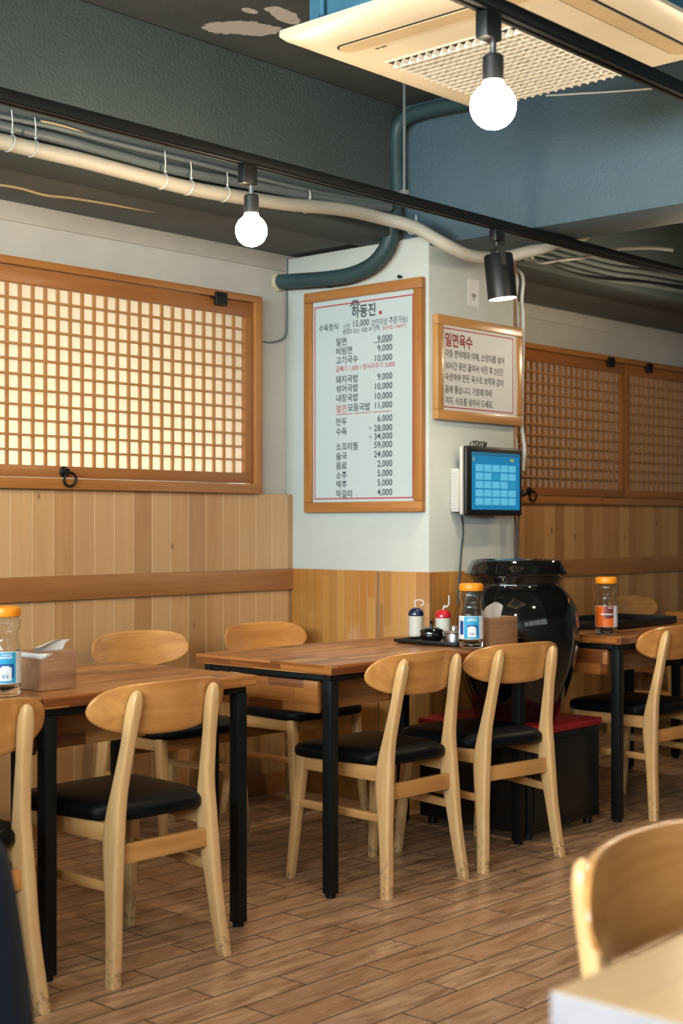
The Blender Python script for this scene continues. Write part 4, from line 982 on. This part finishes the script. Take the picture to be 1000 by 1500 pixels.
m = MB().use('grille_back').box((gx0, gy0, -0.0155), (gx1, gy1, -0.0115))
m.use('cream_plastic')
for xa, ya, xb, yb in ((gx0 - .008, gy0 - .008, gx1 + .008, gy0), (gx0 - .008, gy1, gx1 + .008, gy1 + .008), (gx0 - .008, gy0, gx0, gy1), (gx1, gy0, gx1 + .008, gy1)): m.box((xa, ya, -0.0165), (xb, yb, -0.0115), 0.001)
m.use('grille_white')
for i in range(1, 19): u = gx0 + (gx1 - gx0) * i / 19; m.box((u - 0.0028, gy0, -0.0265), (u + 0.0028, gy1, -0.016))
for i in range(1, 17):
    u = gy0 + (gy1 - gy0) * i / 17
    m._add([Vector(q) for q in ((gx0, u - .005, -.016), (gx1, u - .005, -.016), (gx1, u + .004, -.0265), (gx0, u + .004, -.0265), (gx0, u - .002, -.016), (gx1, u - .002, -.016), (gx1, u + .007, -.0255), (gx0, u + .007, -.0255))], [(0, 1, 2, 3), (4, 7, 6, 5), (3, 2, 6, 7), (0, 3, 7, 4), (1, 5, 6, 2), (0, 4, 5, 1)], False)
m.build('intake_grille', None, ac)
def pill(Lh, wh, n=10):
    pts = []
    for a0, sx in ((-90, 1), (90, -1)):
        for j in range(n + 1):
            q = R(a0 + 180 * j / n); pts.append((sx * (Lh - wh) + wh * math.cos(q), wh * math.sin(q)))
    return pts
for M in (Matrix.Translation((-H + 0.157, 0.0, 0)) @ Matrix.Rotation(R(90), 4, 'Z'), Matrix.Translation((0.0, -H + 0.118, 0))):
    m = MB(); m.prism(pill(0.372, 0.036), -0.0138, -0.009, M); s0 = m.build('air_slot', 'dark_gap', ac); s0['label'] = 'dark recessed air slot'
    m = MB(); m.prism(pill(0.365, 0.029), -0.0168, -0.0139, M); m.build('vane', 'cream_vane', s0)['label'] = 'yellowed air vane'
m = MB().box((-H + 0.07, -H + 0.07, 0.031), (H - 0.07, H - 0.07, CEIL - ACZ - 0.06), 0.004)
m.build('housing', 'ac_blue', ac)['label'] = 'blue sheet-metal housing'
v = at_Z(472, 35, ACZ + 0.035); 
o = (MB().tube([(v.x, v.y, ACZ + 0.032), (v.x, v.y, CEIL)], 0.008, 10).tube([(v.x - .02, v.y, ACZ + 0.052), (v.x + 0.05, v.y - 0.03, ACZ + 0.06)], 0.006, 8).build('suspension_rod', 'ac_blue', ac)); o.location = -Vector(ac.location); o['label'] = 'blue threaded hanging rod'
g = MB(); GM = Matrix.Translation((-H + 0.215, H - 0.20, -0.0125)) 
for k, (a, b) in enumerate(((0, 0.013), (0.02, 0.004), (0.026, 0.004), (0.032, 0.008))): g.box((a, -0.002, -0.0008), (a + b, 0.004, 0.001), M=GM @ Matrix.Rotation(R(-90), 4, 'Z'))
g.build('badge', 'ink_grey', ac)

# ================================================================ HOSES AND PIPES
def hose(name, pts, r, m, label, cat, k=8, n=14):
    return tag(MB().tube(smooth_path(pts, k), r, n).build(name, m), label, cat)
YH = 3.85
hp = [at_Y(-120, 180, YH), at_Y(0, 207, YH), at_Y(60, 221, YH), at_Y(120, 235, YH), at_Y(200, 256, YH), at_Y(270, 274, YH), at_Y(340, 287, YH), at_Y(420, 299, YH), at_Y(500, 307, YH - .02), at_Y(560, 320, 3.80), at_Y(610, 334, 3.70), at_Y(650, 357, 3.60), at_Y(690, 375, 3.56), at_Y(735, 377, 3.54), at_Y(780, 367, 3.45), at_Y(815, 356, 3.36), Vector((5.07, 3.24, 2.40)), Vector((5.12, 3.16, 2.60)), Vector((5.12, 3.14, 2.97))]
wh = tag(MB().tube(smooth_path(hp, 8), 0.026, 14).build('wrapped_hose', 'white_wrap'), 'thick white tape-wrapped hose running under the beam and round the pillar', 'hose')
def tie(p, r, parent, tail):
    m = MB(); m.torus(p, r, 0.0022, (1, 0, -0.25), 20, 6); t0 = Vector(p) + Vector((0, -0.012, r)); m.tube([t0, t0 + Vector((0.0, -0.004, tail * .5)), t0 + Vector((-0.004, -0.004, tail))], [0.0022, 0.0022, 0.0016], 6)
    m.sphere(t0 + Vector((0, -0.003, 0.004)), 0.005, 8, 6); m.build('cable_tie', 'tie', parent)
for px, py, tl_ in ((14, 210, 0.075), (48, 218, 0.07), (238, 266, 0.075), (276, 275, 0.06), (329, 285, 0.05), (450, 302, 0.03), (605, 333, 0.02)):
    yy = YH if px < 600 else 3.71
    tie(at_Y(px, py, yy), 0.028, wh, tl_)
YG = 3.886
hose('conduit_pipe', [at_Y(-120, 150, YG), at_Y(0, 184, YG), at_Y(80, 203, YG), at_Y(150, 222, YG), at_Y(240, 246, YG), at_Y(340, 266, YG), at_Y(440, 285, YG), at_Y(520, 298, YG), at_Y(570, 304, YG)], 0.018, 'grey_pipe', 'thick grey ribbed pipe lying right above the white hose on the beam', 'pipe')
hose('conduit_pipe', [at_Y(-120, 135, YG), at_Y(0, 170, YG), at_Y(80, 187, YG), at_Y(180, 213, YG), at_Y(280, 237, YG), at_Y(380, 262, YG), at_Y(480, 285, YG), at_Y(560, 297, YG)], 0.009, 'grey_pipe', 'thin grey pipe above the thick ribbed pipe on the beam', 'pipe')
hose('cable', [at_Y(60, 178, 3.885), at_Y(72, 180, 3.885), at_Y(100, 187, 3.885), at_Y(140, 201, 3.885), at_Y(190, 215, 3.885), at_Y(230, 226, 3.885), at_Y(300, 243, 3.885)], 0.0045, 'tan_cable', 'thin tan cable along the beam below the light track', 'cable')
hose('cable', [at_Y(0, 271, 4.35), at_Y(30, 276, 4.35), at_Y(66, 286, 4.35), at_Y(110, 291, 4.35), at_Y(200, 306, 4.35), at_Y(300, 322, 4.35), at_Y(400, 352, 4.45)], 0.005, 'tan_cable', 'thin dusty cable stapled under the soffit above the left window', 'cable')
# dark green insulated hose in front of the pillar
XH = XP - 0.055
gh = tag(MB().tube(smooth_path([at_X(405, 413, XH) + Vector((0, .04, 0)), at_X(408, 413, XH), at_X(440, 411, XH), at_X(480, 408, XH), at_X(515, 402, XH), at_X(545, 388, XH), at_X(564, 366, XH), at_X(572, 345, XH), at_X(577, 318, XH), at_X(578, 296, XH + .01)], 8), 0.034, 16).build('insulated_hose', 'teal_hose'), 'dark teal insulated hose curving from the wall hole over the menu board', 'hose')
v = at_X(404, 414, XH); MB().sphere(v + Vector((0, 0.0, 0)), 0.045, 14, 10, 1.0).build('foam_seal', 'foam', gh)['label'] = 'yellowed foam around the wall hole'
XV = XP - 0.05
hose('downpipe', [at_X(583, 296, XV), at_X(582, 260, XV), at_X(581, 220, XV), at_X(582, 192, XV), at_X(590, 176, XV), at_X(608, 166, XV), at_X(640, 158, XV), at_X(680, 150, XV), at_X(760, 130, XV)], 0.030, 'teal_hose', 'dark pipe rising in the beam corner and bending right under the ceiling', 'pipe')
hose('cable', [at_X(800, 140, XP - .006), at_X(850, 137, XP - .006), at_X(900, 134, XP - .006), at_X(950, 130, XP - .006), at_X(1040, 121, XP - .006)], 0.004, 'white_cable', 'thin white cable across the blue cross beam', 'cable')
# bundle at the right on the beam face
for k, (dy, lab) in enumerate(((-14, 'topmost grey hose of the bundle on the right beam'), (-5, 'second grey hose from the top of the right bundle'), (4, 'third grey hose from the top of the right bundle'), (13, 'lowest grey hose of the bundle on the right beam'))):
    hs = hose('bundled_hose', [at_Y(765, 366 + dy, 3.885), at_Y(800, 372 + dy, 3.885), at_Y(850, 386 + dy, 3.89), at_Y(900, 398 + dy, 3.89), at_Y(950, 405 + dy, 3.89), at_Y(1060, 425 + dy, 3.89)], 0.0128, 'grey_pipe', lab, 'hose'); hs['group'] = 'grey hoses bundled on the right beam'
hose('cable', [at_Y(770, 376, 3.86), at_Y(800, 383, 3.86), at_Y(830, 396, 3.86), at_Y(860, 405, 3.86), at_Y(900, 410, 3.86), at_Y(950, 414, 3.86), at_Y(1060, 428, 3.86)], 0.005, 'black_plastic', 'black cable looping below the grey hoses on the right', 'cable')
hose('cable', [at_Y(774, 374, 3.80), at_Y(782, 380, 3.80), at_Y(792, 385, 3.78), at_Y(820, 381, 3.75), at_Y(855, 377, 3.70), at_Y(880, 370, 3.58), at_Y(905, 365, 3.46), at_Y(950, 363, 3.34), at_Y(985, 366, 3.275)], 0.0075, 'white_cable', 'white cable looping from the right beam up to the light track', 'cable')
# upright lines at the right edge of the pillar
for px0, px1, y_, lab in ((754, 754, 3.787, 'left white cable running down the pillar edge behind the notice'), (763, 766, 3.787, 'right white cable running down the pillar edge past the notice')):
    hose('cable', [at_Y(px0, 392, y_) + Vector((0, 0.14, 0)) + Vector((0, 0, 2.405 - at_Y(px0, 392, y_).z)), at_Y(px0, 400, y_), at_Y(px0 + 1, 440, y_), at_Y(px0 + 3, 475, y_), at_Y(px1 - 2, 610, y_), at_Y(px1, 640, y_), at_Y(px1 + 2, 660, y_), at_Y(px1, 690, y_)], 0.008, 'white_cable', lab, 'cable')
tag(MB().box((5.3105, YP + 0.002, 0.0), (5.330, YP + 0.022, SOF - 0.002), 0.003).build('edge_strip', 'copper_brown'), 'narrow brown strip up the right edge of the pillar', 'strip')
hose('cable', [Vector((XP - .005, YW - .01, 2.41)), Vector((XP - .006, YW - .008, 2.30)), Vector((XP - .006, YW - .008, 2.12)), Vector((XP - .02, YW - .006, 2.05)), Vector((XP - .10, YW - .005, 2.02)), Vector((XP - .20, YW - .005, 2.02))], 0.004, 'grey_pipe', 'thin grey cable in the wall corner curving to the window frame', 'cable')

# ================================================================ NAVY JACKET over a chair, lower left
jk = thing('jacket', 'out-of-focus navy blue jacket hanging at the lower left', 'jacket', (0.888, 1.616, 0))
m = MB(); rings = []; N_ = 48
lv = [(0.800, 0.15, 0.012), (0.797, 0.19, 0.028), (0.785, 0.226, 0.046), (0.76, 0.247, 0.056), (0.70, 0.262, 0.064), (0.60, 0.280, 0.072), (0.48, 0.302, 0.080), (0.36, 0.316, 0.088), (0.26, 0.312, 0.092)]
def jr(z, wx, wy, ins, i):
    out = []
    for k in range(N_):
        q = 2 * math.pi * k / N_; f_ = 1 + 0.10 * math.sin(k * 0.9 + i * 0.35) * min(1, i / 4)
        out.append(Vector(((wx - ins) * math.copysign(abs(math.cos(q)) ** 0.75, math.cos(q)), (wy - ins) * f_ * math.copysign(abs(math.sin(q)) ** 0.8, math.sin(q)) - 0.005 + 0.9 * ((wx * math.cos(q)) ** 2) * 0.6, z - ins)))
    return out
for i, (z, a, b) in enumerate(lv): rings.append(jr(z, a, b, 0, i))
for i, (z, a, b) in reversed(list(enumerate(lv))): rings.append(jr(z + (0.006 if i == 8 else 0), a, b, 0.006, i))
m.ring_loft(rings); m.build('jacket_body', 'navy_cloth', jk, 80)
